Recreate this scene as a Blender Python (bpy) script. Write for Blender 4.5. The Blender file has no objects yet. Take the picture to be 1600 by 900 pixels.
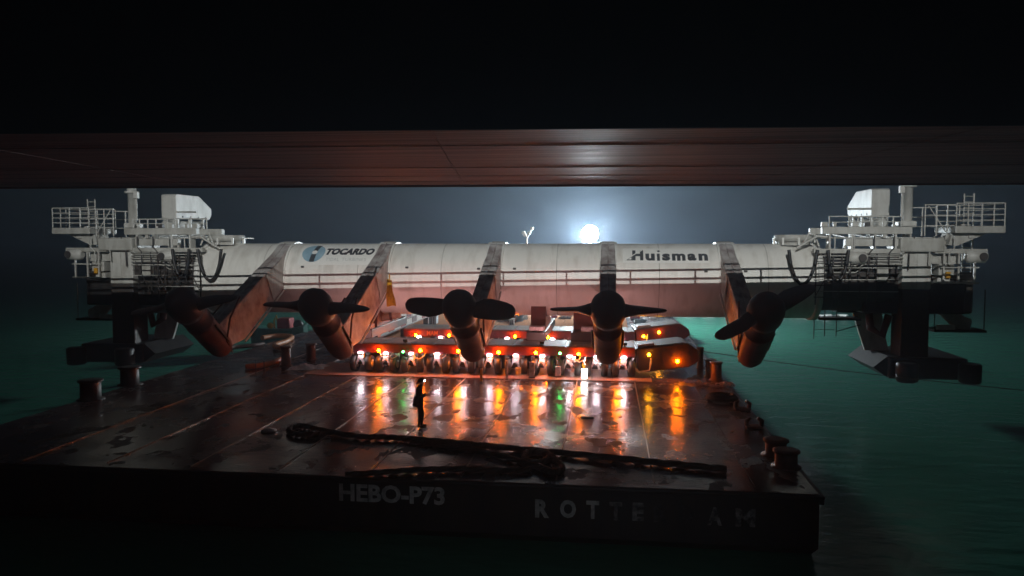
import bpy, bmesh, math, random
from mathutils import Vector, Matrix
rad = math.radians
random.seed(7)
sc = bpy.context.scene
COL = sc.collection

# ------------------------------------------------------------------ camera
CAM_H, YAW, PITCH, FPX = 6.8, rad(7.0), rad(3.55), 1209.0
cd = bpy.data.cameras.new('camera'); cam = bpy.data.objects.new('camera', cd); COL.objects.link(cam)
cam.location = (0, 0, CAM_H); cam.rotation_euler = (rad(90) - PITCH, 0, YAW)
cd.sensor_width = 36; cd.lens = 36 * FPX / 1600; cd.clip_start = 0.1; cd.clip_end = 9000
sc.camera = cam
_RM = cam.rotation_euler.to_matrix()
def ray(px, py): return _RM @ Vector(((px - 800) / FPX, -(py - 450) / FPX, -1))
def at(px, py, Y):                       # point of the place seen there, at world depth Y
    d = ray(px, py); return Vector((0, 0, CAM_H)) + d * (Y / d.y)
def atz(px, py, z):                      # the same on a level z
    d = ray(px, py); return Vector((0, 0, CAM_H)) + d * ((z - CAM_H) / d.z)

# ------------------------------------------------------------------ sky (night)
w = bpy.data.worlds.new('World'); sc.world = w; w.use_nodes = True
nt = w.node_tree; nt.nodes.clear()
sky = nt.nodes.new('ShaderNodeTexSky'); sky.sky_type = 'NISHITA'; sky.sun_disc = False
sky.sun_elevation = rad(3); sky.sun_rotation = rad(200); sky.ozone_density = 4
bg = nt.nodes.new('ShaderNodeBackground'); bg.inputs['Strength'].default_value = 0.0008
wo = nt.nodes.new('ShaderNodeOutputWorld')
nt.links.new(sky.outputs[0], bg.inputs[0]); nt.links.new(bg.outputs[0], wo.inputs[0])

FLOOD_POWER = 128000       # ship floodlight behind the camera
TUBE_FILL_POWER = 120
TOWER_EMIT = 1350           # white floodlight on the barge
vs = sc.view_settings; vs.view_transform = 'Standard'; vs.look = 'None'; vs.gamma = 1; vs.exposure = 0
vs.use_curve_mapping = False
sc.cycles.use_denoising = True
sc.cycles.volume_bounces = 0

# ------------------------------------------------------------------ materials
def mat(name, c1, c2=None, rough=0.5, rough2=None, metal=0.0, scale=3.0, bump=0.0, bscale=None, spec=0.5,
        stretch=(1, 1, 1), lo=0.35, hi=0.65, coat=0.0, detail=6):
    m = bpy.data.materials.new(name); m.use_nodes = True
    t = m.node_tree; b = t.nodes['Principled BSDF']
    b.inputs['Base Color'].default_value = (*c1, 1); b.inputs['Roughness'].default_value = rough
    b.inputs['Metallic'].default_value = metal; b.inputs['Specular IOR Level'].default_value = spec
    b.inputs['Coat Weight'].default_value = coat; b.inputs['Coat Roughness'].default_value = 0.1
    if c2 is not None or bump or rough2 is not None:
        g = t.nodes.new('ShaderNodeNewGeometry'); mp = t.nodes.new('ShaderNodeMapping')
        mp.inputs['Scale'].default_value = stretch
        t.links.new(g.outputs['Position'], mp.inputs['Vector'])
        n = t.nodes.new('ShaderNodeTexNoise'); n.inputs['Scale'].default_value = scale
        n.inputs['Detail'].default_value = detail; n.inputs['Roughness'].default_value = 0.65
        t.links.new(mp.outputs[0], n.inputs['Vector'])
        mr = t.nodes.new('ShaderNodeMapRange'); mr.inputs['From Min'].default_value = lo; mr.inputs['From Max'].default_value = hi
        t.links.new(n.outputs['Fac'], mr.inputs['Value'])
        if c2 is not None:
            mx = t.nodes.new('ShaderNodeMix'); mx.data_type = 'RGBA'
            mx.inputs['A'].default_value = (*c1, 1); mx.inputs['B'].default_value = (*c2, 1)
            t.links.new(mr.outputs[0], mx.inputs['Factor']); t.links.new(mx.outputs['Result'], b.inputs['Base Color'])
        if rough2 is not None:
            r = t.nodes.new('ShaderNodeMapRange'); r.inputs['To Min'].default_value = rough; r.inputs['To Max'].default_value = rough2
            t.links.new(mr.outputs[0], r.inputs['Value']); t.links.new(r.outputs[0], b.inputs['Roughness'])
        if bump:
            n2 = t.nodes.new('ShaderNodeTexNoise'); n2.inputs['Scale'].default_value = bscale or scale * 4
            n2.inputs['Detail'].default_value = 5
            t.links.new(mp.outputs[0], n2.inputs['Vector'])
            bp = t.nodes.new('ShaderNodeBump'); bp.inputs['Strength'].default_value = bump; bp.inputs['Distance'].default_value = 0.05
            t.links.new(n2.outputs['Fac'], bp.inputs['Height']); t.links.new(bp.outputs[0], b.inputs['Normal'])
    return m
def emat(name, col, strength):
    m = bpy.data.materials.new(name); m.use_nodes = True
    b = m.node_tree.nodes['Principled BSDF']; b.inputs['Base Color'].default_value = (0.02, 0.02, 0.02, 1)
    b.inputs['Emission Color'].default_value = (*col, 1); b.inputs['Emission Strength'].default_value = strength
    return m
M = {}
M['white'] = mat('white_paint', (.74, .73, .69), (.60, .58, .52), .45, scale=.9, stretch=(1, 1, .35), bump=.04, bscale=9, lo=.45, hi=.8)
M['offwhite'] = mat('weathered_white_paint', (.52, .51, .47), (.26, .24, .20), .5, scale=2.2, stretch=(1, 1, .4), lo=.4, hi=.8, bump=.06)
M['tower_white'] = mat('tower_white_paint', (.60, .59, .55), (.36, .34, .30), .45, scale=1.8, stretch=(1, 1, .4), lo=.42, hi=.75, bump=.05)
M['tube'] = mat('tube_white_paint', (.78, .76, .71), (.50, .46, .40), .42, scale=1.1, stretch=(1.6, .5, .5), lo=.48, hi=.85, bump=.03, bscale=6)
M['arm'] = mat('dirty_arm_paint', (.50, .47, .45), (.17, .105, .095), .5, scale=1.9, stretch=(1, .7, .7), lo=.40, hi=.68, bump=.06)
M['nacelle'] = mat('red_brown_antifouling', (.17, .052, .042), (.07, .032, .028), .55, scale=2.0, lo=.35, hi=.7, bump=.10)
M['blade'] = mat('dark_blade_composite', (.11, .105, .10), (.15, .10, .09), .5, scale=2.5, bump=.05)
M['dark'] = mat('dark_steel', (.035, .035, .038), (.06, .045, .035), .55, scale=4, bump=.08)
M['black'] = mat('black_paint', (.012, .012, .014), (.03, .026, .024), .5, scale=3, bump=.08)
M['hull'] = mat('dark_hull_paint', (.010, .012, .018), (.03, .024, .02), .5, scale=1.4, stretch=(1, 1, .3), bump=.08)
M['spmt'] = mat('transporter_red_paint', (.15, .018, .028), (.07, .014, .02), .45, scale=3, bump=.05)
M['ppu'] = mat('dark_maroon_paint', (.06, .022, .022), (.035, .018, .018), .5, scale=3, bump=.05)
M['plank'] = mat('dry_tan_planks', (.44, .22, .12), (.30, .15, .09), .75, scale=2.5, stretch=(3, .3, 1), bump=.1, spec=0.0)
M['spmt_top'] = mat('worn_grey_platform', (.30, .30, .29), (.14, .13, .13), .65, .5, scale=5, bump=.08)
M['rubber'] = mat('tyre_rubber', (.010, .010, .011), (.022, .02, .02), .65, scale=8, bump=.08)
M['bracket'] = mat('bogie_white_paint', (.72, .66, .66), (.40, .30, .30), .4, scale=7, bump=.05)
M['timber'] = mat('wet_timber_mat', (.34, .20, .15), (.18, .10, .08), .45, scale=4, stretch=(.3, 3, 1), bump=.2)
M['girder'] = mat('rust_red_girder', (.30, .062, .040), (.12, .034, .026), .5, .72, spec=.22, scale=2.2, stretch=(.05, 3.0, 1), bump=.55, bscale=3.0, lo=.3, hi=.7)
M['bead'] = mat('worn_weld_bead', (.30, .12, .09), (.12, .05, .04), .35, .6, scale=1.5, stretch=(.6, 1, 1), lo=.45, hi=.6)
M['girder_face'] = mat('black_girder_face', (.008, .009, .011), (.014, .012, .012), .8, scale=1, bump=.05, spec=.1)  # near face coloured almost black for the shadow it lies in
M['rope'] = mat('wet_hawser', (.022, .018, .016), (.05, .04, .034), .8, scale=9, bump=.4, bscale=25)
M['bollard'] = mat('rusty_bollard', (.16, .07, .05), (.07, .04, .035), .55, scale=4, bump=.15)
M['yellow'] = mat('yellow_webbing', (.80, .42, .02), (.55, .24, .01), .6, scale=6, bump=.15)
M['orange'] = mat('orange_hose', (.55, .20, .06), (.35, .12, .05), .5, scale=6, bump=.1)
M['tan'] = mat('tan_deck_cargo', (.50, .34, .24), (.35, .22, .16), .6, scale=3, bump=.1)
M['tarp'] = mat('pale_tarpaulin', (.55, .62, .66), (.40, .46, .50), .45, scale=6, bump=.3)
M['red'] = mat('signal_red_paint', (.34, .02, .025), (.22, .02, .02), .45, scale=5, bump=.04)
M['boat'] = mat('green_boat_paint', (.05, .20, .15), (.03, .12, .10), .4, scale=3, bump=.04)
M['cloth'] = mat('black_workwear', (.012, .012, .014), (.022, .02, .02), .85, scale=14, bump=.3)
M['skin'] = mat('skin', (.45, .26, .19), (.38, .21, .16), .55, scale=10)
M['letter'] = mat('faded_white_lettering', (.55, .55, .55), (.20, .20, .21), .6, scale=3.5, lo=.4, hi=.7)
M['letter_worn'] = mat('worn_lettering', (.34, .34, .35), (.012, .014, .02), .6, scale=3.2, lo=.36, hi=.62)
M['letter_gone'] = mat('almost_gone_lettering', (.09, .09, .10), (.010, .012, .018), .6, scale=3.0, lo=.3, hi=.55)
M['logo_dark'] = mat('logo_dark', (.02, .02, .025), rough=.5)
M['logo_grey'] = mat('logo_grey', (.05, .055, .06), rough=.5)
M['logo_blue'] = mat('logo_blue', (.16, .33, .45), (.36, .50, .58), .5, scale=1.1, lo=.3, hi=.7)
M['logo_faint'] = mat('logo_faint', (.52, .52, .50), rough=.5)
M['sticker'] = mat('sign_white', (.82, .81, .77), rough=.4)
M['text_orange'] = mat('orange_lettering', (.70, .22, .05), rough=.5)
M['shore'] = mat('dark_shore', (.02, .025, .02), (.03, .03, .03), .9, scale=.02)
M['quay'] = mat('ship_deck_plate', (.04, .045, .045), (.06, .05, .05), .7, scale=1, bump=.1)
M['amber'] = emat('amber_lamp', (1.0, .165, .0008), 720)
M['amber_dim'] = emat('yellow_lamp', (1.0, .36, .004), 130)
M['green_lamp'] = emat('green_lamp', (.05, 1.0, .15), 90)
M['led'] = emat('white_work_lamp', (1.0, .84, .90), 200)
M['flood'] = emat('floodlight', (.84, .95, 1.0), TOWER_EMIT)
M['flood_small'] = emat('floodlight_small', (.84, .95, 1.0), 700)
M['box_lamp'] = emat('box_lamp', (1.0, .95, .92), 24)
M['headlamp'] = emat('headlamp', (.9, .95, 1.0), 30)
M['shore_lamp'] = emat('shore_lamp', (1.0, .8, .7), 90)
M['red_lamp'] = emat('red_lamp', (1.0, .12, .05), 8)

def water_mat():
    m = bpy.data.materials.new('green_harbour_water'); m.use_nodes = True
    t = m.node_tree; b = t.nodes['Principled BSDF']
    b.inputs['Base Color'].default_value = (.035, .23, .135, 1); b.inputs['Roughness'].default_value = .22
    b.inputs['IOR'].default_value = 1.33; b.inputs['Specular IOR Level'].default_value = .35
    g = t.nodes.new('ShaderNodeNewGeometry'); mp = t.nodes.new('ShaderNodeMapping'); mp.inputs['Scale'].default_value = (.5, 1.0, 1)
    t.links.new(g.outputs['Position'], mp.inputs['Vector'])
    n = t.nodes.new('ShaderNodeTexNoise'); n.inputs['Scale'].default_value = 1.3; n.inputs['Detail'].default_value = 4
    n2 = t.nodes.new('ShaderNodeTexNoise'); n2.inputs['Scale'].default_value = .12; n2.inputs['Detail'].default_value = 3
    mx = t.nodes.new('ShaderNodeMix'); mx.data_type = 'RGBA'
    mx.inputs['A'].default_value = (.042, .225, .150, 1); mx.inputs['B'].default_value = (.052, .270, .180, 1)
    bp = t.nodes.new('ShaderNodeBump'); bp.inputs['Strength'].default_value = .55; bp.inputs['Distance'].default_value = .16
    for q in (n, n2): t.links.new(mp.outputs[0], q.inputs['Vector'])
    t.links.new(n.outputs['Fac'], bp.inputs['Height']); t.links.new(bp.outputs[0], b.inputs['Normal'])
    t.links.new(n2.outputs['Fac'], mx.inputs['Factor']); t.links.new(mx.outputs['Result'], b.inputs['Base Color'])
    return m
M['water'] = water_mat()

def deck_mat():
    m = bpy.data.materials.new('wet_steel_deck'); m.use_nodes = True
    t = m.node_tree; b = t.nodes['Principled BSDF']; L = t.links.new
    g = t.nodes.new('ShaderNodeNewGeometry')
    def noise(scale, det, st=(1, 1, 1)):
        mp = t.nodes.new('ShaderNodeMapping'); mp.inputs['Scale'].default_value = st; L(g.outputs['Position'], mp.inputs['Vector'])
        n = t.nodes.new('ShaderNodeTexNoise'); n.inputs['Scale'].default_value = scale; n.inputs['Detail'].default_value = det
        n.inputs['Roughness'].default_value = .6; L(mp.outputs[0], n.inputs['Vector']); return n
    big = noise(.35, 6); mid = noise(2.4, 7, (.7, 1.3, 1)); fine = noise(6, 5, (.6, 1.5, 1)); stain = noise(1.1, 9, (1.0, .55, 1))
    def rng(src, a, b_, c, d):
        q = t.nodes.new('ShaderNodeMapRange'); q.inputs['From Min'].default_value = a; q.inputs['From Max'].default_value = b_
        q.inputs['To Min'].default_value = c; q.inputs['To Max'].default_value = d; L(src, q.inputs['Value']); return q.outputs[0]
    def mix(fac, a, b_):
        q = t.nodes.new('ShaderNodeMix'); q.data_type = 'RGBA'; L(fac, q.inputs['Factor'])
        for key, val in (('A', a), ('B', b_)):
            if isinstance(val, tuple): q.inputs[key].default_value = (*val, 1)
            else: L(val, q.inputs[key])
        return q.outputs['Result']
    dry = rng(stain.outputs['Fac'], .535, .60, 0, 1)
    c1 = mix(rng(mid.outputs['Fac'], .3, .7, 0, 1), (.085, .042, .037), (.040, .027, .026))
    L(mix(dry, c1, (.022, .016, .015)), b.inputs['Base Color'])
    ad2 = t.nodes.new('ShaderNodeMath'); ad2.operation = 'MAXIMUM'
    L(rng(big.outputs['Fac'], .40, .62, .17, .29), ad2.inputs[0]); L(rng(dry, 0, 1, 0, .55), ad2.inputs[1]); L(ad2.outputs[0], b.inputs['Roughness'])
    ad = t.nodes.new('ShaderNodeMath'); ad.operation = 'MULTIPLY_ADD'; ad.inputs[1].default_value = .5
    L(fine.outputs['Fac'], ad.inputs[0]); L(mid.outputs['Fac'], ad.inputs[2])
    bp = t.nodes.new('ShaderNodeBump'); bp.inputs['Distance'].default_value = .06
    L(ad.outputs[0], bp.inputs['Height']); L(rng(big.outputs['Fac'], .42, .6, .12, .42), bp.inputs['Strength']); L(bp.outputs[0], b.inputs['Normal'])
    b.inputs['Specular IOR Level'].default_value = .85
    return m
M['deck'] = deck_mat()
M['seam'] = mat('bright_seam_steel', (.40, .34, .30), (.22, .18, .16), .38, metal=.6, scale=3)

# ------------------------------------------------------------------ mesh helpers
class MB:
    def __init__(s): s.v = []; s.f = []; s.sm = []
    def add(s, vs_, fs, smooth=False):
        o = len(s.v); s.v += [Vector(p) for p in vs_]; s.f += [tuple(i + o for i in f) for f in fs]; s.sm += [smooth] * len(fs); return s
    def box(s, x0, x1, y0, y1, z0, z1):
        p = [(x, y, z) for z in (z0, z1) for y in (y0, y1) for x in (x0, x1)]
        return s.add(p, [(0, 2, 3, 1), (4, 5, 7, 6), (0, 1, 5, 4), (2, 6, 7, 3), (0, 4, 6, 2), (1, 3, 7, 5)])
    def ring(s, c, d, r, n, up=None):
        d = Vector(d).normalized(); a = Vector((0, 0, 1)) if abs(d.z) < .95 else Vector((1, 0, 0))
        u = d.cross(a).normalized(); v = d.cross(u)
        return [Vector(c) + (u * math.cos(2 * math.pi * i / n) + v * math.sin(2 * math.pi * i / n)) * r for i in range(n)]
    def tube(s, p0, p1, r0, r1=None, n=10, caps=True):
        return s.pipe([p0, p1], [r0, r0 if r1 is None else r1], n, caps)
    def pipe(s, pts, r, n=8, caps=True):
        pts = [Vector(p) for p in pts]; m = len(pts)
        rs = r if isinstance(r, (list, tuple)) else [r] * m
        d0 = (pts[1] - pts[0]).normalized()
        a = Vector((0, 0, 1)) if abs(d0.z) < .95 else Vector((1, 0, 0))
        u = d0.cross(a).normalized(); vs_ = []
        for i, p in enumerate(pts):
            d = (pts[min(i + 1, m - 1)] - pts[max(i - 1, 0)]).normalized()
            u = (u - d * u.dot(d)).normalized(); v = d.cross(u)
            vs_ += [p + (u * math.cos(2 * math.pi * k / n) + v * math.sin(2 * math.pi * k / n)) * rs[i] for k in range(n)]
        fs = [(i * n + k, i * n + (k + 1) % n, (i + 1) * n + (k + 1) % n, (i + 1) * n + k) for i in range(m - 1) for k in range(n)]
        s.add(vs_, fs, True)
        if caps: s.add(vs_[:n], [tuple(range(n))[::-1]]); s.add(vs_[-n:], [tuple(range(n))])
        return s
    def prism(s, poly, axis, a, b):          # poly in the two other axes, extruded along axis from a to b
        def P(q, t): return {'x': (t, q[0], q[1]), 'y': (q[0], t, q[1]), 'z': (q[0], q[1], t)}[axis]
        n = len(poly); vs_ = [P(q, a) for q in poly] + [P(q, b) for q in poly]
        return s.add(vs_, [tuple(range(n))[::-1], tuple(range(n, 2 * n))] + [(i, (i + 1) % n, n + (i + 1) % n, n + i) for i in range(n)])
    def sphere(s, c, r, nu=10, nv=6, sc_=(1, 1, 1)):
        c = Vector(c); vs_ = [c + Vector((0, 0, -r * sc_[2]))]
        for j in range(1, nv):
            a = -math.pi / 2 + math.pi * j / nv
            vs_ += [c + Vector((math.cos(a) * math.cos(2 * math.pi * i / nu) * r * sc_[0], math.cos(a) * math.sin(2 * math.pi * i / nu) * r * sc_[1], math.sin(a) * r * sc_[2])) for i in range(nu)]
        vs_.append(c + Vector((0, 0, r * sc_[2])))
        fs = [(0, 1 + (i + 1) % nu, 1 + i) for i in range(nu)]
        for j in range(nv - 2):
            for i in range(nu):
                a = 1 + j * nu + i; b = 1 + j * nu + (i + 1) % nu; fs.append((a, b, b + nu, a + nu))
        t = len(vs_) - 1; k = 1 + (nv - 2) * nu
        fs += [(k + i, k + (i + 1) % nu, t) for i in range(nu)]
        return s.add(vs_, fs, True)
    def mesh(s, name, material, bevel=0, off=None):
        me = bpy.data.meshes.new(name)
        vv = [(p - off) if off is not None else p for p in s.v]
        me.from_pydata([tuple(p) for p in vv], [], s.f)
        for p, q in zip(me.polygons, s.sm): p.use_smooth = q
        bm = bmesh.new(); bm.from_mesh(me)
        bmesh.ops.recalc_face_normals(bm, faces=bm.faces)
        if bevel:
            es = [e for e in bm.edges if e.is_manifold and e.calc_face_angle(0) > .5]
            bmesh.ops.bevel(bm, geom=es, offset=bevel, segments=2, affect='EDGES', profile=.5, clamp_overlap=True)
        bm.to_mesh(me); bm.free()
        me.materials.append(M[material] if isinstance(material, str) else material)
        return me
def link(name, me, parent=None):
    o = bpy.data.objects.new(name, me); COL.objects.link(o)
    if parent is not None: o.parent = parent
    return o
def root_loc(p):
    l = Vector((0, 0, 0))
    while p is not None: l += p.location; p = p.parent
    return l
def part(name, mb, material, parent, bevel=0, world=True):     # world: vertices given in world coordinates
    return link(name, mb.mesh(name, material, bevel, root_loc(parent) if world else None), parent)
def tag(o, label, cat, group=None):
    o['label'] = label; o['category'] = cat
    if group: o['group'] = group
    return o
def thing(name, loc, label, cat, group=None):
    o = bpy.data.objects.new(name, None); COL.objects.link(o); o.location = loc; o.empty_display_size = .3
    return tag(o, label, cat, group)
def single(name, mb, material, loc, label, cat, group=None, bevel=0):
    o = link(name, mb.mesh(name, material, bevel, Vector(loc))); o.location = loc
    return tag(o, label, cat, group)
def structure(name, mb, material, bevel=0):
    o = link(name, mb.mesh(name, material, bevel)); o['kind'] = 'structure'; return o
def copy_tree(o, parent=None):
    c = o.copy(); COL.objects.link(c); c.parent = parent
    for ch in [q for q in bpy.data.objects if q.parent == o]: copy_tree(ch, c)
    return c
def text_mesh(s, size, bold=0.0, shear=0.0, spacing=1.0, extrude=0.0):
    cu = bpy.data.curves.new('lettering', 'FONT'); cu.body = s; cu.size = size; cu.offset = bold; cu.shear = shear
    cu.space_character = spacing; cu.extrude = extrude; cu.resolution_u = 3
    ob = bpy.data.objects.new('lettering', cu); COL.objects.link(ob)
    bpy.context.view_layer.update()
    me = bpy.data.meshes.new_from_object(ob.evaluated_get(bpy.context.evaluated_depsgraph_get()))
    bpy.data.objects.remove(ob); bpy.data.curves.remove(cu)
    return me
def fit_text(me, w_, h_):
    xs = [v.co.x for v in me.vertices]; ys = [v.co.y for v in me.vertices]
    for v in me.vertices:
        v.co.x = (v.co.x - min(xs)) / (max(xs) - min(xs)) * w_; v.co.y = (v.co.y - min(ys)) / (max(ys) - min(ys)) * h_

# ------------------------------------------------------------------ water, far shore, ship deck under the camera
WZ = -1.9
mb = MB(); mb.add([(-3000, -3000, WZ), (3000, -3000, WZ), (3000, 3000, WZ), (-3000, 3000, WZ)], [(0, 1, 2, 3)])
structure('water', mb, 'water')
mb = MB(); pts = []
for i in range(81):
    x = -2600 + 65 * i; pts.append((x, 3 + 2.2 * math.sin(i * .7) + 2.5 * random.random()))
for i in range(80):
    (xa, ha), (xb, hb) = pts[i], pts[i + 1]
    mb.add([(xa, 2300, WZ - .5), (xb, 2300, WZ - .5), (xb, 2300, hb), (xa, 2300, ha), (xa, 2500, WZ - .5), (xb, 2500, WZ - .5), (xb, 2500, hb), (xa, 2500, ha)],
           [(0, 1, 2, 3), (3, 2, 6, 7), (5, 4, 7, 6)])
structure('far_shore', mb, 'shore')
for px, py, r in ((1245, 371.5, 2.1), (1257, 372.2, 1.8), (1261, 372.2, 1.8), (1097, 376, 1.2), (978, 375, 1.2), (1566, 371, 1.5)):
    p = at(px, py, 2290); mb = MB(); mb.tube((p.x, 2290, 2), (p.x, 2290, p.z), .3, n=6); mb.sphere(p, r, 8, 5)
    lab = {1245: 'tiny white shore light nearest the right end of the tube', 1257: 'left one of two close tiny lights on the far shore',
           1261: 'right one of two close tiny lights on the far shore', 1097: 'faint far shore light above the right painted sign',
           978: 'faint far shore light right of the glaring floodlight', 1566: 'faint far shore light beyond the right pontoon tower'}[px]
    single('shore_light', mb, 'shore_lamp', (p.x, 2290, 2), lab, 'light', 'lights on the far shore')
mb = MB(); mb.box(-40, 40, -70, 1.6, WZ - .4, 5.2)
structure('ship_deck', mb, 'quay')

# ------------------------------------------------------------------ ship floodlight behind the camera
LY, LZ = -30.0, 27.0
fm = thing('floodlight_mast', (0, LY - 1, 5.2), 'tall steel mast with a visored floodlight on the ship behind the viewer', 'mast')
mb = MB(); mb.tube((0, LY - 1, 5.2), (0, LY - 1, 27.6), .3, .16, 12); part('pole', mb, 'dark', fm)
mb = MB(); mb.box(-.5, .5, LY - .75, LY - .45, 26.6, 27.4); mb.box(-.1, .1, LY - 1.0, LY - .7, 26.9, 27.1); part('lamp_housing', mb, 'dark', fm)
mb = MB(); mb.add([(-1.6, LY - .4, 26.6), (1.6, LY - .4, 26.6), (1.6, LY + 1.6, 27 - 1.6 * .352), (-1.6, LY + 1.6, 27 - 1.6 * .352),
                   (-1.6, LY - .4, 26.57), (1.6, LY - .4, 26.57), (1.6, LY + 1.6, 26.97 - 1.6 * .352), (-1.6, LY + 1.6, 26.97 - 1.6 * .352)],
                  [(0, 1, 2, 3), (7, 6, 5, 4), (0, 4, 5, 1), (2, 6, 7, 3), (1, 5, 6, 2), (3, 7, 4, 0)])
part('visor', mb, 'black', fm)  # unseen visor added to keep the beam off the girder's near face
ld = bpy.data.lights.new('flood_lamp', 'SPOT'); ld.energy = FLOOD_POWER; ld.color = (.98, 1.0, .97); ld.spot_size = rad(52); ld.spot_blend = .8
ld.shadow_soft_size = .03
lo = bpy.data.objects.new('flood_lamp', ld); COL.objects.link(lo); lo.parent = fm; lo.location = (0, 1, 21.8)
lo.rotation_euler = (Vector((-6, 43, 8)) - Vector((0, LY, LZ))).to_track_quat('-Z', 'Y').to_euler()
# fill lamp added below the viewer to brighten the hull letters
bl = thing('bulkhead_lamp', (1.5, 1.6, 3.9), 'small caged bulkhead lamp on the ship side below the viewer', 'lamp')
mb = MB(); mb.box(1.3, 1.7, 1.6, 1.72, 3.75, 4.05); part('lamp_housing', mb, 'dark', bl, .02)
l2 = bpy.data.lights.new('bulkhead_glow', 'SPOT'); l2.energy = 420; l2.color = (.85, .93, 1); l2.spot_size = rad(46); l2.spot_blend = .9; l2.shadow_soft_size = .08
o2 = bpy.data.objects.new('bulkhead_glow', l2); COL.objects.link(o2); o2.parent = bl; o2.location = (0, .25, 0)
o2.rotation_euler = (Vector((-1.5, 22, -1.6)) - Vector((1.5, 1.85, 3.9))).to_track_quat('-Z', 'Y').to_euler()

# ------------------------------------------------------------------ overhead girder
GYAW = rad(3.7); GN, GF, GB, GT = 10.45, 21.3, 8.3, 10.72
gd = thing('overhead_girder', (0, GF, GB), 'huge rust-red steel girder spanning overhead with black near face', 'girder')
gd.rotation_euler.z = GYAW
dy0 = GN - GF
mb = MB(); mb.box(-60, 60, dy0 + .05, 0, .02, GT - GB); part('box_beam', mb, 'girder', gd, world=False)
# underside plates, each a plate of its own with a small joint
plate_len = 7.4; k = 0; xs = -3.07 - 7.4 * 7
pm = MB(); pm.prism([(0, dy0), (plate_len - .015, dy0), (plate_len - .015 - .83, 0), (-.83, 0)], 'z', -.0, .018)
plate_me = pm.mesh('underside_plate', 'girder', 0)
while xs < 52:
    o = link('underside_plate', plate_me, gd); o.location = (xs, 0, -.002 * (k % 3)); xs += plate_len; k += 1
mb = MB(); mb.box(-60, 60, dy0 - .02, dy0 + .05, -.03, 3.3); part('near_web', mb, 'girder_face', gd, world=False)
for q, yy in enumerate((-1.5, -3.1, -5.2, -8.9)):
    mb = MB(); mb.tube((-58, yy, -.003), (58, yy, -.003), (.006 if q % 2 else .008), n=8); part('weld_bead', mb, 'bead', gd, world=False)  # thin ridges added to catch light as bright streaks on the underside
mb = MB(); mb.box(-60, 60, -.02, .04, -.05, .1); part('far_flange_edge', mb, 'girder', gd, world=False)
for zz, nm in ((.20, 'lower_rail'), (.55, 'upper_rail')):
    mb = MB(); mb.tube((-58, -.08, GT - GB + zz), (58, -.08, GT - GB + zz), .045, n=8); part(nm, mb, 'dark', gd, world=False)
post_me = MB().tube((0, -.08, GT - GB), (0, -.08, GT - GB + .55), .035, n=6).mesh('rail_post', 'dark')
for i in range(47):
    o = link('rail_post', post_me, gd); o.location.x = -57.2 + 2.42 * i

# ------------------------------------------------------------------ barge
BX0, BX1 = -22.2, 5.7
BY0 = atz(800, 754, 0).y; BY1 = BY0 + 82
barge = thing('barge', (0, BY0, 0), 'wide dark steel deck barge with a wet red-brown deck', 'barge')
mb = MB(); mb.prism([(BY0, -.02), (BY0, -1.5), (BY0 + 1.5, -2.4), (BY1, -2.4), (BY1, -.02)], 'x', BX0, BX1)
part('hull', mb, 'hull', barge)
CW, RL = 2.745, 6.3
cols = [-20.6 + CW * i for i in range(9)]
pl = MB().box(.012, CW - .012, .008, RL - .008, -.019, 0).mesh('deck_plate', 'deck')
r = 0
while BY0 + .35 + RL * (r + 1) < BY1 - .1:
    for c in cols:
        o = link('deck_plate', pl, barge); o.location = (c, .35 + RL * r, -.0015 * ((r * 7 + int(c) * 3) % 3))
    r += 1
for nm, xa, xb in (('port_gunwale_plate', BX0 + .02, cols[0] - .01), ('starboard_gunwale_plate', cols[-1] + CW + .01, BX1 - .02)):
    mb = MB(); mb.box(xa, xb, BY0 + .35, BY1 - .1, -.019, .002); part(nm, mb, 'deck', barge)
mb = MB(); mb.box(BX0 + .02, BX1 - .02, BY0 + .01, BY0 + .342, -.019, .001); part('near_edge_plate', mb, 'deck', barge)
seam = MB().box(-.022, .022, .35, BY1 - BY0 - .2, .002, .020).mesh('seam_bar', 'seam')
for c in cols[1:]:
    o = link('seam_bar', seam, barge); o.location = (c, 0, 0)
# rubbing strakes
mb = MB(); mb.box(BX0 - .12, BX1 + .12, BY0 - .10, BY0 - .002, -.13, -.03); part('rubbing_strake', mb, 'hull', barge, .03)
for xa, xb in ((BX0 - .14, BX0 - .002), (BX1 + .002, BX1 + .14)):
    mb = MB(); mb.box(xa, xb, BY0 + .01, BY1, -.3, -.05); part('rubbing_strake', mb, 'hull', barge, .03)
# lettering on the hull
def hull_text(s, px0, px1, py0, py1, mname, bold):
    me = text_mesh(s, 1, bold); a = at(px0, py1, BY0 - .005); b_ = at(px1, py1, BY0 - .005); c = at(px0, py0, BY0 - .005)
    fit_text(me, b_.x - a.x, c.z - a.z)
    for v in me.vertices: v.co = Vector((a.x + v.co.x, BY0 - .006, a.z + v.co.y)) - Vector(barge.location)
    me.materials.clear(); me.materials.append(M[mname]); return me
o = link('lettering', hull_text('HEBO-P73', 530, 695, 755, 783, 'letter', .035), barge); o['label'] = 'worn white letters HEBO-P73'
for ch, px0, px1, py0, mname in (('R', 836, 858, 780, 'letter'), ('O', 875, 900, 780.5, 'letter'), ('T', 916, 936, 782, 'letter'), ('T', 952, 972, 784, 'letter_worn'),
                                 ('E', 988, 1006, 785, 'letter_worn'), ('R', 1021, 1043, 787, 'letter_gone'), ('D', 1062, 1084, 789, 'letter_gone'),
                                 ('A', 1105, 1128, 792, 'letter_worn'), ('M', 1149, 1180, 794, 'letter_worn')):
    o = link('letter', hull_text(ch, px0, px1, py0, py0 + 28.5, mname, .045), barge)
barge['label'] = 'wide dark deck barge with wet red-brown deck and hull letters ROTTERDAM'

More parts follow.
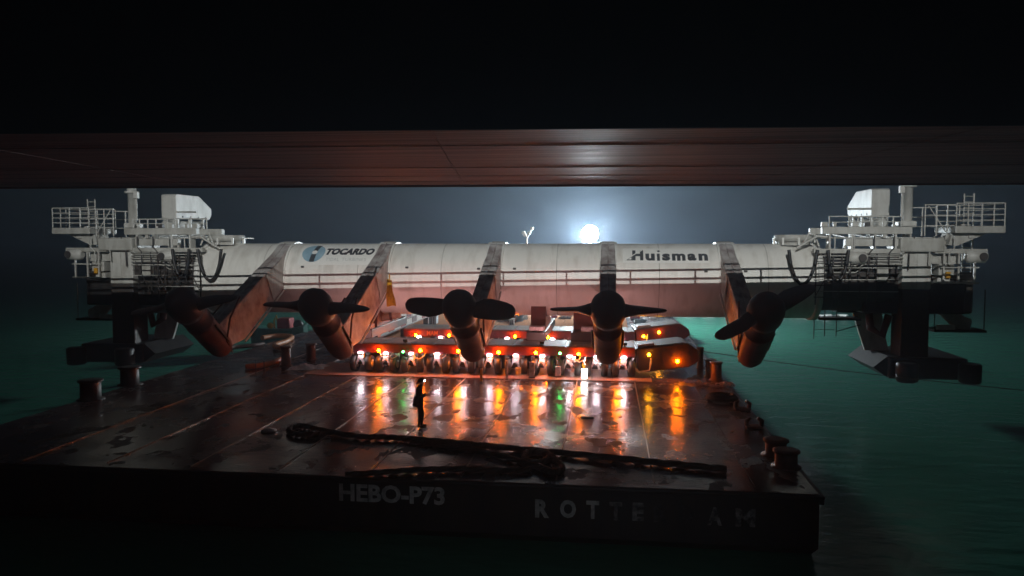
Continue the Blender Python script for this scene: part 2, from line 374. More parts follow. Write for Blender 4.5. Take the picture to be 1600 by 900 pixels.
# bollards
def bollard(p, r, h, label, group='deck bollards', col='bollard'):
    t = thing('bollard', p, label, 'bollard', group)
    mb = MB(); mb.pipe([(0, 0, 0), (0, 0, .03), (0, 0, .031), (0, 0, h)], [r * 1.35, r * 1.35, r, r], 16); part('post', mb, col, t, world=False)
    mb = MB(); mb.pipe([(0, 0, h), (0, 0, h + .03), (0, 0, h + .09), (0, 0, h + .12)], [r * 1.02, r * 1.22, r * 1.22, r * .9], 16); part('cap', mb, col, t, world=False)
    return t
def dk(px, py, z=0.0): return atz(px, py, z)
B = [((1094, 575), .16, 1.0, 'rusty bollard tucked behind the right end of the front transporter'),
     ((1110, 589), .24, .78, 'rear one of the rusty bollard pair right of the front transporter'),
     ((1119, 594), .26, .80, 'front one of the rusty bollard pair right of the front transporter'),
     ((1212, 711), .33, .42, 'rear one of two squat dark bollards on the near right deck edge'),
     ((1228, 729), .33, .42, 'front one of two squat dark bollards on the near right deck edge'),
     ((447, 571), .26, .95, 'rusty bollard left of the front transporter, nearer the hose'),
     ((486, 561), .26, .80, 'rusty bollard just left of the transporters, behind the pale tarpaulin'),
     ((203, 601), .42, .75, 'black stout bollard on the left deck edge, farther of two'),
     ((142, 624), .42, .75, 'black stout bollard on the left deck edge, nearer of two')]
for (px, py), r_, h_, lab in B: bollard(dk(px, py), r_, h_, lab, col='black' if lab.startswith('black') else 'bollard')

# ------------------------------------------------------------------ the cross tube
TY, TZ, TR = 43.0, 4.6, 2.0
CX, HL = -6.05, 17.0
tube = thing('cross_tube', (CX, TY, TZ - TR), 'long thick white steel tube carried across the barge', 'tube')
mb = MB(); n = 72
mb.pipe([(CX - HL, TY, TZ), (CX + HL, TY, TZ)], TR, n, True)
part('shell', mb, 'tube', tube)
for sx in (-1, 1):
    mb = MB(); mb.pipe([(CX + sx * (HL - .25), TY, TZ), (CX + sx * (HL - .24), TY, TZ), (CX + sx * (HL + .05), TY, TZ), (CX + sx * (HL + .06), TY, TZ)], [TR, TR + .09, TR + .09, TR], n)
    part('end_flange', mb, 'white', tube)
    mb = MB(); c = Vector((CX + sx * 15.9, TY - .3, TZ + TR - .08))
    mb.pipe([c, c + Vector((0, 0, .22)), c + Vector((0, 0, .221)), c + Vector((0, 0, .5)), c + Vector((0, 0, .56))], [.8, .8, 1.0, 1.02, .95], 28)
    h = part('hatch', mb, 'offwhite', tube)
    for k in range(8):
        a = k * math.pi / 4; mb = MB(); q = c + Vector((math.cos(a) * 1.03, math.sin(a) * 1.03, .2)); mb.box(q.x - .05, q.x + .05, q.y - .05, q.y + .05, q.z - .18, q.z + .2)
        part('clamp', mb, 'white', h)
def cyl(x, a, r=TR):                     # a: angle above the horizontal on the near side, degrees
    return Vector((x, TY - r * math.cos(rad(a)), TZ + r * math.sin(rad(a))))
def y_to_angle(py, px):                  # which angle of the near side is seen at this row
    best = None
    for i in range(0, 900):
        a = -30 + i * .12; X = at(px, py, TY - TR).x; p = cyl(X, a)
        d = Matrix(_RM).transposed() @ (p - Vector((0, 0, CAM_H))); yy = 450 - FPX * d.y / (-d.z)
        if best is None or abs(yy - py) < best[0]: best = (abs(yy - py), a)
    return best[1]
def x_on_tube(px, py):
    a = y_to_angle(py, px); return at(px, py, TY - TR * math.cos(rad(a))).x
def wrap(me, x0, a0, dr):                # flat (x, y) mesh laid round the tube: x along, y as arc length
    bm = bmesh.new(); bm.from_mesh(me)
    ys = [v.co.y for v in bm.verts]; lo_, hi_ = min(ys), max(ys); nn = max(2, int((hi_ - lo_) / .07))
    for i in range(1, nn):
        bmesh.ops.bisect_plane(bm, geom=bm.verts[:] + bm.edges[:] + bm.faces[:], plane_co=(0, lo_ + (hi_ - lo_) * i / nn, 0), plane_no=(0, 1, 0))
    for v in bm.verts:
        p = cyl(x0 + v.co.x, a0 + math.degrees(v.co.y / TR), TR + dr); v.co = p - Vector(tube.location)
    bm.to_mesh(me); bm.free()
def flat(poly):
    me = bpy.data.meshes.new('flat'); me.from_pydata([(x, y, 0) for x, y in poly], [], [tuple(range(len(poly)))]); return me
def on_tube(name, me, x0, a0, dr, mname, parent):
    wrap(me, x0, a0, dr); me.materials.clear(); me.materials.append(M[mname]); return link(name, me, parent)
arc = lambda a0, a1: rad(a1 - a0) * TR
# left sign: emblem and lettering
ax0, ax1 = x_on_tube(468, 400), x_on_tube(606, 400); ab, atp = y_to_angle(414, 540), y_to_angle(382.5, 540)
sg = on_tube('sign_panel', flat([(0, 0), (ax1 - ax0, 0), (ax1 - ax0, arc(ab, atp)), (0, arc(ab, atp))]), ax0, ab, .006, 'sticker', tube)
ex, ea = x_on_tube(489.5, 397), y_to_angle(397, 490)
ry = arc(y_to_angle(409.5, 490), y_to_angle(384.5, 490)) / 2; rx = (x_on_tube(507, 397) - x_on_tube(472, 397)) / 2
mid_a = (y_to_angle(409.5, 490) + y_to_angle(384.5, 490)) / 2
on_tube('emblem_disc', flat([(math.cos(t * math.pi / 18) * rx, math.sin(t * math.pi / 18) * ry) for t in range(36)]), ex, mid_a, .012, 'logo_blue', sg)
on_tube('emblem_bar', flat([(-.10 * rx, ry * .10), (.30 * rx, ry * .10), (.48 * rx, ry * .98), (.05 * rx, ry * .98)]), ex, mid_a, .018, 'logo_grey', sg)
on_tube('emblem_bar', flat([(-.22 * rx, -ry * .98), (.22 * rx, -ry * .98), (.30 * rx, -ry * .22), (-.14 * rx, -ry * .22)]), ex, mid_a, .018, 'logo_grey', sg)
on_tube('emblem_ball', flat([(.10 * rx + math.cos(t * math.pi / 8) * rx * .24, math.sin(t * math.pi / 8) * ry * .22) for t in range(16)]), ex, mid_a, .024, 'sticker', sg)
def tube_text(s, px0, px1, py0, py1, bold, shear, dr, mname, parent, spacing=1.0):
    xa, xb = x_on_tube(px0, (py0 + py1) / 2), x_on_tube(px1, (py0 + py1) / 2); mid = (px0 + px1) / 2
    aa, bb = y_to_angle(py1, mid), y_to_angle(py0, mid)
    me = text_mesh(s, 1, bold, shear, spacing); fit_text(me, xb - xa, arc(aa, bb))
    return on_tube('lettering', me, xa, aa, dr, mname, parent)
tube_text('TOCARDO', 510, 585, 388.5, 398.5, .065, .25, .012, 'logo_dark', sg, 1.05)
tube_text('TIDAL', 509, 530, 403, 408, .0, .0, .012, 'logo_faint', sg, 1.1)
tube_text('TURBINES', 534, 572, 403, 408, .0, .0, .012, 'logo_faint', sg, 1.1)
# right sign
ax0, ax1 = x_on_tube(973, 400), x_on_tube(1108, 400); ab, atp = y_to_angle(411, 1040), y_to_angle(388.5, 1040)
sg = on_tube('sign_panel', flat([(0, 0), (ax1 - ax0, 0), (ax1 - ax0, arc(ab, atp)), (0, arc(ab, atp))]), ax0, ab, .006, 'sticker', tube)
tube_text('H', 988, 1005, 391.5, 407, .05, .0, .012, 'logo_grey', sg)
for s_, a_, b_, t_ in (('u', 1008.5, 1023, 396.5), ('\u0131', 1026.5, 1031, 396.5), ('s', 1034.5, 1047, 396.5), ('m', 1050, 1071, 396.5), ('a', 1074, 1088, 396.5), ('n', 1091.5, 1106, 396.5)):
    tube_text(s_, a_, b_, t_, 407.5, .05, .0, .012, 'logo_grey', sg)
tube_text('.', 1026.5, 1031, 391.5, 394.3, .05, .0, .012, 'logo_grey', sg)
hx = x_on_tube(976, 407); ha = y_to_angle(407, 1000); hw_ = x_on_tube(988, 400) - x_on_tube(976, 400); hh = arc(ha, y_to_angle(391.5, 1000))
on_tube('emblem_stroke', flat([(0, 0), (hw_ * .2, 0), (hw_ * 2.3, hh * .95), (hw_ * 2.15, hh)]), hx, ha, .020, 'sticker', sg)
on_tube('emblem_wedge', flat([(0, 0), (hw_, 0), (hw_, hh * .45)]), hx, ha, .012, 'logo_grey', sg)
on_tube('emblem_wedge_inset', flat([(hw_ * .42, hh * .07), (hw_ * .88, hh * .07), (hw_ * .88, hh * .28)]), hx, ha, .017, 'sticker', sg)
# lugs and long weld seams
for px, py in ((473, 417), (636, 418), (748, 420), (804, 420), (1103, 424), (1165, 424)):
    a = y_to_angle(py, px); p = cyl(x_on_tube(px, py), a, TR + .02); mb = MB(); mb.box(p.x - .08, p.x + .08, p.y - .07, p.y + .03, p.z - .05, p.z + .05)
    part('lug', mb, 'dark', tube, .015)
for px in (412, 560, 690, 870, 1030, 1200):
    X = x_on_tube(px, 410); mb = MB(); mb.pipe([(X - .02, TY, TZ), (X + .02, TY, TZ)], [TR + .004, TR + .004], n, False); part('weld_seam', mb, 'offwhite', tube)

# ------------------------------------------------------------------ five turbines on swing arms
AX = Vector((0, -.81, .58)).normalized()             # from tail to nose
def turbine(label):
    T = thing('tidal_turbine', (0, TY, TZ), label, 'turbine', 'turbines on the cross tube')
    off = Vector((0, TY, TZ))
    def L(y, z, x=0): return Vector((x, y - TY, z - TZ))
    prof = [(43.7, 6.64, .34), (42.9, 6.72, .38), (42.1, 6.52, .38), (41.2, 6.04, .38), (38.6, 4.95, .40), (36.2, 3.92, .40), (34.0, 2.95, .34), (33.5, 2.3, .28),
            (34.3, 1.62, .26), (36.4, 1.85, .34), (38.6, 2.95, .40), (41.05, 4.15, .40), (42.2, 4.6, .40)]
    mb = MB(); n_ = len(prof)
    mb.add([L(y, z, -h) for y, z, h in prof] + [L(y, z, h) for y, z, h in prof],
           [tuple(range(n_))[::-1], tuple(range(n_, 2 * n_))] + [(i, (i + 1) % n_, n_ + (i + 1) % n_, n_ + i) for i in range(n_)])
    arm = part('swing_arm', mb, 'arm', T, .07, world=False)
    # flange strips along the lower edge, stiffener plate on the front, cable conduit
    for s in (-1, 1):
        mb = MB(); mb.pipe([L(41.0, 4.02, s * .41), L(38.6, 2.83, s * .41), L(36.4, 1.76, s * .35)], .05, 6); part('edge_flange', mb, 'white', arm, world=False)
        mb = MB(); mb.add([L(40.9, 5.8, s * .402), L(38.8, 4.95, s * .402), L(39.6, 3.6, s * .402), L(41.0, 4.4, s * .402)] + [L(40.9, 5.8, s * .42), L(38.8, 4.95, s * .42), L(39.6, 3.6, s * .42), L(41.0, 4.4, s * .42)],
                           [(0, 1, 2, 3), (7, 6, 5, 4), (0, 4, 5, 1), (1, 5, 6, 2), (2, 6, 7, 3), (3, 7, 4, 0)])
        part('side_plate', mb, 'offwhite', arm, world=False)
        mb = MB(); mb.pipe([L(36.0, 4.0, s * .30), L(34.6, 3.1, s * .5), L(34.0, 2.1, s * .62), L(34.9, 1.45, s * .42)], .045, 6); part('brace_rod', mb, 'nacelle', arm, world=False)
    mb = MB(); mb.pipe([L(42.2, 6.60), L(41.1, 6.02), L(38.5, 4.92), L(36.0, 3.85), L(34.2, 3.07)], .035, 6); part('cable_conduit', mb, 'arm', arm, world=False)
    # saddle clamp round the top of the tube
    mb = MB(); vs_ = []; m_ = 20
    for i in range(m_ + 1):
        a = rad(-5 + 120 * i / m_)
        for rr in (TR + .005, TR + .09):
            for x in (-.48, .48): vs_.append(Vector((x, -rr * math.cos(a), rr * math.sin(a))))
    fs = []
    for i in range(m_):
        a, b = i * 4, i * 4 + 4
        fs += [(a + 2, a + 3, b + 3, b + 2), (a, b, b + 1, a + 1), (a, a + 2, b + 2, b), (a + 1, b + 1, b + 3, a + 3)]
    fs += [(0, 1, 3, 2), (m_ * 4, m_ * 4 + 2, m_ * 4 + 3, m_ * 4 + 1)]
    mb.add(vs_, fs, False); part('saddle_clamp', mb, 'white', T, world=False)
    # nacelle
    tail = L(34.95, 1.50); nose = L(31.05, 4.29); A = (nose - tail).normalized(); ln = (nose - tail).length
    ps = [(-.02, .02), (.0, .16), (.08, .34), (.22, .48), (.45, .55), (.9, .585), (1.8, .60), (2.6, .60), (2.62, .625), (2.80, .625), (2.82, .60), (3.5, .61), (ln - 1.15, .62)]
    mb = MB(); mb.pipe([tail + A * t for t, _ in ps], [r_ for _, r_ in ps], 28); nac = part('nacelle', mb, 'nacelle', T, world=False)
    for s in (-1, 1):
        mb = MB(); mb.pipe([tail + A * 1.0 + Vector((s * .64, 0, .0)), tail + A * 2.5 + Vector((s * .66, 0, 0))], .05, 6); part('anode_bar', mb, 'dark', nac, world=False)
    # hub with two blades, in its own frame (z along the axis)
    hub = bpy.data.objects.new('hub', None)
    mb = MB(); hs = [(-.62, .58), (-.6, .66), (-.3, .72), (.1, .73), (.4, .68), (.62, .56), (.78, .38), (.86, .18), (.88, .02)]
    mb.pipe([Vector((0, 0, t)) for t, _ in hs], [r_ for _, r_ in hs], 28)
    hub = link('hub', mb.mesh('hub', 'blade'), T)
    hub.location = nose - A * .55
    Y_ = A.cross(Vector((1, 0, 0)))
    T['axis'] = 0; del T['axis']
    hub.rotation_euler = Matrix(((1, Y_.x, A.x), (0, Y_.y, A.y), (0, Y_.z, A.z))).to_euler()
    st = [(.40, .32, .36, 0), (.72, .33, .27, 0), (.95, .41, .19, .04), (1.25, .44, .12, .07), (1.6, .41, .10, .06), (1.95, .36, .08, .05), (2.18, .29, .06, .04), (2.30, .18, .045, .03), (2.35, .05, .02, .02)]
    mb = MB(); nn = 14; vs_ = []
    for i, (x, c, t, sh) in enumerate(st):
        tw = rad(20 * (1 - x / 2.35))
        for k in range(nn):
            a = 2 * math.pi * k / nn; u = math.cos(a) * c + sh; v = math.sin(a) * t * (1 - .35 * math.cos(a))
            vs_.append((x, u * math.cos(tw) - v * math.sin(tw), u * math.sin(tw) + v * math.cos(tw)))
    fs = [(i * nn + k, i * nn + (k + 1) % nn, (i + 1) * nn + (k + 1) % nn, (i + 1) * nn + k) for i in range(len(st) - 1) for k in range(nn)]
    mb.add(vs_, fs, True); mb.add(vs_[-nn:], [tuple(range(nn))])
    bme = mb.mesh('blade', 'blade')
    for s in (0, 1):
        o = link('blade', bme, hub); o.rotation_euler = (0, 0, math.pi * s)
    return T, hub
TX = [-18.2, -12.25, -6.05, .05, 6.25]
# phi: rotor angle, pitch: blade pitch
SPEC = [(10, -35), (-3, -42), (-5, 18), (0, -50), (31, -22)]
LABS = ['red-brown turbine at the far left, next to the left pontoon tower', 'turbine left of the checkered red and white beam, arm below the round emblem',
        'middle turbine with its wide blades level, hanging over the transporters', 'turbine seen end-on just left of the grey lettered sign',
        'rightmost turbine over the green water, one blade pointing down left']
T0, hub0 = turbine(LABS[0])
base_rot = hub0.rotation_euler.copy()
allT = [T0] + [copy_tree(T0) for _ in TX[1:]]
for T, x, (phi, pit), lab in zip(allT, TX, SPEC, LABS):
    T.location.x = x; T['label'] = lab
    hub = [o for o in bpy.data.objects if o.parent == T and o.name.startswith('hub')][0]
    hub.rotation_euler = (base_rot.to_matrix() @ Matrix.Rotation(rad(phi), 3, 'Z')).to_euler()
    for i, bl_ in enumerate([o for o in bpy.data.objects if o.parent == hub]):
        bl_.rotation_euler = (Matrix.Rotation(math.pi * i, 3, 'Z') @ Matrix.Rotation(rad(pit if i == 0 else -pit), 3, 'X')).to_euler()

# ------------------------------------------------------------------ pontoon towers at both ends
def tower(sx, label):
    X0 = CX + sx * 21.6
    P = thing('pontoon_tower', (X0, 42, -.3), label, 'tower', 'towers at the tube ends')
    def bx(m, u0, u1, y0, y1, z0, z1):
        a, b = sorted((X0 + sx * u0, X0 + sx * u1)); return m.box(a, b, y0, y1, z0, z1)
    def pt(u, y, z): return Vector((X0 + sx * u, y, z))
    def one(name, col, *r, parent=None, bevel=0):
        m = MB(); bx(m, *r); return part(name, m, col, parent or P, bevel)
    # column with seam, foot
    c = one('column', 'tower_white', -.70, .70, 41.3, 42.7, 4.3, 6.2, bevel=.06)
    one('column_base', 'dark', -.69, .69, 41.31, 42.69, .7, 4.298, bevel=.06)  # lower white column coloured dark in place of the shadow on it
    m = MB(); m.box(X0 - .02, X0 + .02, 41.28, 41.3, 4.4, 6.1); part('weld_seam', m, 'offwhite', c)
    f = one('foot_pontoon', 'black', -1.3, 2.5, 41.0, 45.6, -.25, .85, bevel=.12)
    for u in (-.65, 2.3):
        m = MB(); m.pipe([pt(u, 40.4, -.28), pt(u, 40.4, -.2), pt(u, 40.4, .62), pt(u, 40.4, .7)], [.42, .52, .52, .45], 20); part('fender_drum', m, 'black', f)
    m = MB(); m.prism([(-2.0 , .3), (-1.3, .9), (-1.3, -.2)], 'y', 41.2, 45.4)
    for i, v in enumerate(m.v): m.v[i] = Vector((X0 + sx * v.x, v.y, v.z))
    part('raked_end', m, 'black', f)
    m = MB(); m.add([pt(-.9, 43.5, 3.0), pt(-2.4, 43.5, 3.0), pt(-1.7, 43.5, .86), pt(-.5, 43.5, .86), pt(-.9, 43.7, 3.0), pt(-2.4, 43.7, 3.0), pt(-1.7, 43.7, .86), pt(-.5, 43.7, .86)],
              [(0, 1, 2, 3), (7, 6, 5, 4), (0, 4, 5, 1), (1, 5, 6, 2), (2, 6, 7, 3), (3, 7, 4, 0)]); part('knee_plate', m, 'tower_white', P)
    # dark hull body and tube stub
    one('hull_body', 'dark', -3.3, 3.6, 43.2, 51, 2.9, 5.1, bevel=.15)
    m = MB(); m.pipe([pt(-4.6, TY, TZ), pt(-1.0, TY, TZ)], 1.55, 40); part('tube_stub', m, 'dark', P)
    one('front_box', 'black', -2.4, 2.6, 41.8, 43.1, 3.0, 4.8, bevel=.1)
    # deck beams
    one('upper_beam', 'offwhite', -4.65, -.3, 41.2, 41.6, 7.10, 7.47, bevel=.03)
    one('upper_beam', 'offwhite', -4.4, -.3, 44.6, 45.0, 7.10, 7.47, bevel=.03)
    one('middle_beam', 'offwhite', -3.5, 1.1, 41.25, 41.65, 6.48, 6.86, bevel=.03)
    one('lower_beam', 'offwhite', -5.1, -.72, 41.0, 41.4, 6.12, 6.36, bevel=.03)
    one('lower_beam', 'offwhite', .72, 3.2, 41.0, 41.4, 6.12, 6.36, bevel=.03)
    one('deck_plate', 'offwhite', -4.6, .9, 41.7, 48.5, 6.88, 6.94)
    one('cross_head', 'offwhite', -.95, 1.15, 40.9, 42.9, 6.2, 6.9, bevel=.08)
    for u in (-4.3, -3.2, -2.1, -1.1):
        one('beam_web', 'tower_white', u - .05, u + .05, 41.15, 41.7, 6.36, 7.1)
        m = MB(); m.tube(pt(u, 41.4, 6.9), pt(u, 44.7, 7.1), .05, n=6); part('tie_rod', m, 'tower_white', P)
    one('side_panel', 'offwhite', -2.05, -.74, 41.5, 41.6, 5.66, 6.08); one('panel_sill', 'tower_white', -2.05, -.74, 41.38, 41.62, 5.6, 5.655)
    one('side_panel', 'offwhite', .74, 2.0, 41.5, 41.6, 5.66, 6.08); one('panel_sill', 'tower_white', .74, 2.0, 41.38, 41.62, 5.6, 5.655)
    one('equipment_box', 'offwhite', 1.0, 1.75, 41.2, 42.2, 5.0, 5.58, bevel=.04)
    one('equipment_box', 'tower_white', 1.0, 1.6, 41.3, 42.0, 4.62, 4.92, bevel=.03)
    # exhaust post
    m = MB(); m.pipe([pt(-.2, 42.2, 6.9), pt(-.2, 42.2, 9.5), pt(-.2, 42.2, 9.51), pt(-.2, 42.2, 9.62), pt(-.2, 42.2, 9.63), pt(-.2, 42.2, 9.85)], [.23, .23, .40, .40, .26, .25], 18)
    po = part('vent_post', m, 'tower_white', P)
    m = MB(); m.tube(pt(-.52, 42.1, 8.0), pt(-.52, 42.1, 9.45), .06, n=8); part('side_pipe', m, 'tower_white', po)
    one('junction_box', 'tower_white', -.68, -.44, 41.95, 42.2, 9.2, 9.58, parent=po, bevel=.02)
    one('post_bracket', 'tower_white', -.75, .15, 41.85, 42.4, 7.5, 7.78, bevel=.05)
    # rails: helper
    def rail(path, z0, z1, mid=2, posts=None, col='tower_white', name='guard_rail', r=.035):
        g = None
        m = MB(); m.pipe([pt(u, y, z1) for u, y in path], r, 6); g = part(name, m, col, P)
        for k in range(mid):
            z = z0 + (z1 - z0) * (k + 1) / (mid + 1); m = MB(); m.pipe([pt(u, y, z) for u, y in path], r * .75, 6); part('rail_bar', m, col, g)
        for u, y in posts or path:
            m = MB(); m.tube(pt(u, y, z0), pt(u, y, z1), r, n=6); part('rail_post', m, col, g)
        return g
    # outboard basket
    b_ = one('basket_floor', 'offwhite', 1.6, 3.95, 40.9, 43.4, 7.14, 7.5, bevel=.04)
    rail([(1.65, 40.95), (3.9, 40.95)], 7.5, 8.62, 3, [(1.65, 40.95), (2.2, 40.95), (2.85, 40.95), (3.4, 40.95), (3.9, 40.95)])
    rail([(1.65, 43.35), (3.9, 43.35)], 7.5, 8.62, 3, [(1.65, 43.35), (2.8, 43.35), (3.9, 43.35)])
    rail([(3.92, 40.95), (3.92, 43.35)], 7.5, 8.6, 3, [(3.92, 42.1)])
    rail([(.15, 41.0), (1.6, 41.0)], 7.0, 8.55, 2, [(.2, 41.0), (.75, 41.0), (1.25, 41.0)])
    rail([(.15, 43.2), (1.6, 43.2)], 7.0, 8.5, 2, [(.2, 43.2), (.9, 43.2)])
    m = MB(); m.tube(pt(.35, 41.0, 8.5), pt(1.2, 41.0, 7.2), .03, n=6); part('brace_bar', m, 'tower_white', P)
    m = MB(); m.add([pt(1.65, 41.4, 7.13), pt(3.3, 41.4, 7.13), pt(1.9, 41.4, 6.5), pt(1.5, 41.4, 6.55), pt(1.65, 42.6, 7.13), pt(3.3, 42.6, 7.13), pt(1.9, 42.6, 6.5), pt(1.5, 42.6, 6.55)],
              [(0, 1, 2, 3), (7, 6, 5, 4), (0, 4, 5, 1), (1, 5, 6, 2), (2, 6, 7, 3), (3, 7, 4, 0)]); part('basket_bracket', m, 'offwhite', P)
    m = MB(); m.tube(pt(1.45, 42, 6.1), pt(1.45, 42, 6.95), .22, n=14); part('basket_stub', m, 'offwhite', P)
    m = MB(); m.tube(pt(.9, 41.8, 6.6), pt(1.9, 41.8, 7.1), .14, n=10); part('basket_strut', m, 'offwhite', P)
    # ladder
    m = MB(); m.tube(pt(3.12, 43.6, 5.0), pt(3.12, 43.6, 9.25), .045, n=6); lad = part('ladder_stile', m, 'tower_white', P)
    m = MB(); m.tube(pt(3.6, 43.6, 5.0), pt(3.6, 43.6, 9.25), .045, n=6); part('ladder_stile', m, 'tower_white', P)
    for k in range(14):
        m = MB(); m.tube(pt(3.12, 43.6, 5.2 + .3 * k), pt(3.6, 43.6, 5.2 + .3 * k), .025, n=6); part('rung', m, 'tower_white', lad)
    # inboard rail
    rail([(-3.4, 41.3), (-.75, 41.3)], 7.47, 7.98, 1, [(-3.35, 41.3), (-2.9, 41.3), (-2.2, 41.3), (-1.7, 41.3), (-1.2, 41.3), (-.8, 41.3)])
    rail([(-3.4, 44.8), (-.75, 44.8)], 7.47, 8.1, 1, [(-3.35, 44.8), (-2.2, 44.8), (-1.2, 44.8)])
    # machinery housing, chamfered rear, with drum under it
    ua, ub = -.85, .12
    ha = [(45.7, 8.15), (45.7, 9.58), (45.85, 9.68), (48.5, 9.68), (50.1, 8.9), (50.1, 8.45), (49.8, 8.15)]
    m = MB(); m.prism(ha, 'x', *sorted((X0 + sx * ua, X0 + sx * ub))); hs_ = part('machinery_housing', m, 'tower_white', P, .04)
    for k in range(4):
        m = MB(); yv = 46.4 + k * .95; bx(m, ua - .03, ua, yv, yv + .1, 8.22, 8.32); part('latch', m, 'dark', hs_)
    m = MB(); m.pipe([pt(-.4, 45.2, 7.72), pt(-.4, 45.3, 7.72), pt(-.4, 49.2, 7.72), pt(-.4, 49.4, 7.72)], [.2, .33, .33, .2], 18); part('drum', m, 'tower_white', P)
    for y in (45.9, 47.4, 49.0): one('housing_leg', 'tower_white', -.85, -.7, y, y + .12, 6.94, 8.15); one('housing_leg', 'tower_white', 0, .12, y, y + .12, 6.94, 8.15)
    m = MB(); m.tube(pt(-2.1, 45.9, 8.55), pt(-.85, 45.9, 8.55), .06, n=8); part('pipe_outlet', m, 'offwhite', P)
    # winch drums below deck level
    for u0, u1, z in ((2.2, 3.2, 5.98), (-3.4, -2.5, 5.9)):
        m = MB(); m.pipe([pt(u0, 41.1, z), pt(u0 + .12, 41.1, z), pt(u1 - .12, 41.1, z), pt(u1, 41.1, z)], [.2, .33, .33, .2], 16); d = part('winch_drum', m, 'tower_white', P)
        m = MB(); m.pipe([pt(u1 - .3, 40.76, z), pt(u1 - .3, 40.72, z)], [.2, .2], 14); part('winch_hub', m, 'dark', d)
    # inboard scaffold lattice and hanging hoses
    for k in range(8):
        u = -5.0 + .42 * k; one('scaffold_pole', 'dark', u - .025, u + .025, 40.9, 40.95, 3.5, 6.1)
    for k in range(8):
        z = 3.9 + .3 * k; one('scaffold_ledger', 'offwhite' if k % 2 else 'dark', -5.1, -1.0, 40.84, 40.88, z - .02, z + .02)
    for k in range(4):
        m = MB(); m.tube(pt(-5.0 + k, 40.8, 4.0), pt(-4.2 + k, 40.8, 5.6), .02, n=6); part('scaffold_brace', m, 'dark', P)
    for (u0, u1, zl) in ((-6.4, -5.0, 4.55), (-4.5, -3.5, 4.7)):
        pts_ = [pt(u0 + (u1 - u0) * t / 12, 40.7, 6.3 - (6.3 - zl) * math.sin(math.pi * t / 12) ** .6) for t in range(13)]
        m = MB(); m.pipe(pts_, .085, 8); part('hanging_hose', m, 'black', P)
    m = MB(); m.pipe([pt(-4.4, 41.2, 6.95), pt(-4.9, 41.2, 7.0), pt(-5.3, 41.2, 6.75), pt(-5.9, 41.2, 6.4)], .06, 8); part('cable_tray', m, 'tower_white', P)
    m = MB(); m.pipe([pt(-4.7, 41.6, 6.5), pt(-4.95, 41.6, 7.1), pt(-5.2, 41.6, 7.2), pt(-5.5, 41.6, 6.5)], .05, 8); part('hoop', m, 'tower_white', P)
    # hanging access cage
    for u in (-4.5, -3.95, -3.35):
        m = MB(); m.tube(pt(u, 43.0, 1.5 + .15 * (u > -4)), pt(u, 43.0, 5.0), .03, n=6); cg = part('cage_post', m, 'dark', P)
        for z in (2.0, 2.6, 3.2, 3.8, 4.4):
            if u < -3.4:
                m = MB(); m.tube(pt(u, 43.0, z), pt(u + .55, 43.0, z), .02, n=6); part('cage_bar', m, 'dark', cg)
    one('cage_floor', 'dark', -4.3, -2.2, 42.6, 43.6, 2.55, 2.68)
    m = MB(); m.tube(pt(-3.4, 43, 1.9), pt(-2.1, 43, 2.3), .03, n=6); part('cage_brace', m, 'dark', P)
    # outboard stowed raft and its shelf
    m = MB(); m.pipe([pt(2.2, 43.5, 3.2), pt(2.3, 43.5, 3.1), pt(3.0, 43.5, 2.45), pt(3.5, 43.5, 2.3), pt(3.6, 43.5, 2.3)], [.15, .38, .40, .34, .1], 16); part('stowed_raft', m, 'offwhite', P)
    one('shelf', 'dark', 1.6, 4.2, 43.0, 44.4, 1.95, 2.08); one('shelf_end', 'tower_white', 1.7, 2.6, 42.9, 42.99, 2.1, 2.35)
    for u in (1.65, 4.1):
        m = MB(); m.tube(pt(u, 43.1, 2.0), pt(u, 43.1, 4.2), .03, n=6); part('shelf_post', m, 'dark', P)
    m = MB(); m.pipe([pt(-1.9, 42.4, 2.95), pt(-1.8, 42.4, 2.2), pt(-1.2, 42.4, 1.8), pt(-.9, 42.4, 2.9)], .2, 12); part('bent_pipe', m, 'nacelle', P)
    m = MB(); m.sphere(pt(-2.0, 42.3, 3.6), .28, 12, 8, (1, .8, .8)); part('lamp_ball', m, 'tower_white', P)
    # small fittings along the beams
    rr = random.Random(11)
    for k in range(16):
        u = -4.5 + 7.2 * k / 15 + rr.uniform(-.15, .15); z = rr.choice((6.37, 6.9, 7.48)); w_ = rr.uniform(.06, .16); h_ = rr.uniform(.1, .28)
        if abs(u) < .95: continue
        one('fitting_box', rr.choice(('tower_white', 'offwhite', 'dark')), u - w_, u + w_, 41.3, 41.3 + w_ * 2, z, z + h_, bevel=.015)
    for k in range(7):
        u = -4.3 + k * .95; m = MB(); z0 = rr.uniform(5.2, 5.7)
        m.pipe([pt(u, 41.05, z0), pt(u, 41.0, 6.15), pt(u + .2, 40.95, 6.4), pt(u + .2, 40.95, 7.0)], .035, 8); part('pipe_run', m, rr.choice(('tower_white', 'offwhite', 'dark')), P)
    for k in range(5):
        z = 5.15 + .17 * k; m = MB(); m.pipe([pt(-4.9, 41.2 + .05 * k, z), pt(-3.0, 41.2, z), pt(-2.6, 41.15, z + .25), pt(-.72, 41.15, z + .25)], .03, 8); part('pipe_run', m, 'offwhite', P)
    for u in (1.15, 1.85, 2.6):
        one('frame_post', 'tower_white', u - .04, u + .04, 40.95, 41.03, 4.6, 6.12)
    one('frame_rail', 'tower_white', 1.0, 2.8, 40.93, 40.99, 4.62, 4.7); one('frame_rail', 'offwhite', 1.0, 2.8, 40.93, 40.99, 5.4, 5.46)
    one('valve_block', 'yellow', 1.3, 1.5, 41.0, 41.2, 4.9, 5.2, bevel=.02)
    one('control_cabinet', 'offwhite', -2.0, -1.45, 41.0, 41.3, 4.7, 5.4, bevel=.03); one('control_cabinet', 'dark', -1.35, -1.0, 41.0, 41.3, 4.8, 5.5, bevel=.03)
    return P
